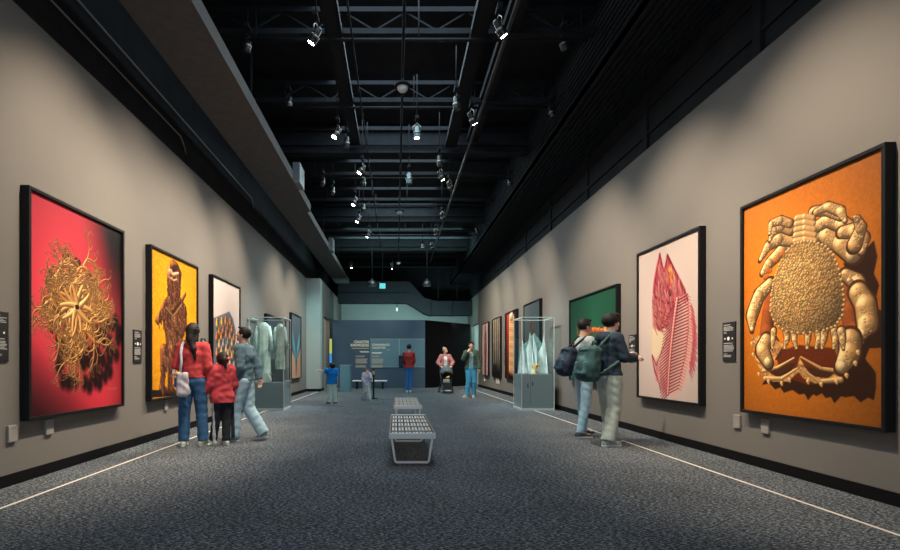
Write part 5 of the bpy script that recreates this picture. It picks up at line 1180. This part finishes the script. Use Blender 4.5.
# ------------------------------------------------------------------ pushchair
t = thing('pushchair', 'dark grey three-wheeled pushchair in front of the woman in pink', 'pushchair', (1.85, 18.15, 0))
FRM = M('dark pushchair metal', (0.03,0.035,0.04), .35); SHD = fab('charcoal pushchair cloth', (0.10,0.13,0.155))
for s_ in (-1,1):
    MB().tube([(s_*.20,.78,1.0),(s_*.20,.45,.66),(s_*.17,.0,.25),(s_*.13,-.22,.12)], .013, 8).build('frame_tube', FRM, t)
    MB().tube([(s_*.19,.30,.52),(s_*.23,.50,.12)], .013, 8).build('frame_tube', FRM, t)
    w_ = MB().lathe([(.02,-.025),(.09,-.022),(.115,-.015),(.12,0),(.115,.015),(.09,.022),(.02,.025)], (s_*.25,.52,.12), 22, (1,0,0)).build('wheel', M('black tyre', (0.015,0.015,0.017), .7), t)
    MB().lathe([(.0,-.03),(.06,-.028),(.06,.028),(.0,.03)], (s_*.25,.52,.12), 16, (1,0,0)).build('hub', M('pale hub', (0.30,0.38,0.40), .4), w_)
    w_ = MB().lathe([(.02,-.02),(.07,-.018),(.088,0),(.07,.018),(.02,.02)], (s_*.17,-.25,.088), 20, (1,0,0)).build('wheel', M('black tyre', (0.015,0.015,0.017), .7), t)
    MB().lathe([(.0,-.024),(.04,-.022),(.04,.022),(.0,.024)], (s_*.17,-.25,.088), 14, (1,0,0)).build('hub', M('pale hub', (0.30,0.38,0.40), .4), w_)
MB().tube([(-.20,.78,1.0),(-.15,.80,1.02),(.15,.80,1.02),(.20,.78,1.0)], .017, 8).build('handlebar', BKT, t)
MB().tube([(-.25,.52,.12),(.25,.52,.12)], .012, 8).tube([(-.17,-.25,.088),(.17,-.25,.088)], .010, 8).build('axle', FRM, t)
skin_obj('canopy', [ell((0,.17,.74),(.235,.26,.27),.02), ell((0,.02,.63),(.18,.26,.16),.02,None,'-')], .012, SHD, t, clips=[((0,0,.70),(0,0,-1))], wrinkle=.003)
skin_obj('seat', [rbox((0,.22,.54), (.16,.02,.20), .03, .02, rotx(-.35)), rbox((0,.04,.37), (.15,.13,.02), .03, .03), rbox((0,-.12,.25), (.12,.02,.11), .025, .03)], .012, fab('black seat cloth', (0.02,0.024,0.03)), t)
skin_obj('basket', [rbox((0,.15,.19), (.16,.2,.06), .02, .02)], .012, SHD, t, wrinkle=.003)
MB().tube([(-.18,.02,.52),(-.14,-.13,.53),(.14,-.13,.53),(.18,.02,.52)], .016, 8).build('bumper_bar', BKT, t)
MB().box((-.10,-.30,.10),(.10,-.16,.13)).build('footrest', M('pale footrest', (0.55,0.6,0.6), .5), t, bevel=.005)
o = skin_obj('soft_toy', [ell((0,0,0),(.05,.035,.035),.01), ell((.04,0,.03),(.024,.024,.024),.01), ell((-.05,0,-.01),(.02,.02,.03),.01)], .006, M('yellow orange plush', (0.8,0.42,0.05), .8), None)
o.location = (1.87, 18.02, .585); tag(o, 'yellow orange soft toy on the bumper bar of the pushchair', 'toy')
o = skin_obj('muslin_cloth', [rbox((0,0,0),(.09,.02,.07),.02,.02,rotx(.3)), ell((.05,0,-.05),(.05,.03,.05),.02)], .008, M('pale muslin', (0.42,0.50,0.50), .85), None, wrinkle=.006, wf=50)
o.location = (1.82, 18.06, .44); tag(o, 'pale cloth lying on the pushchair seat', 'cloth')
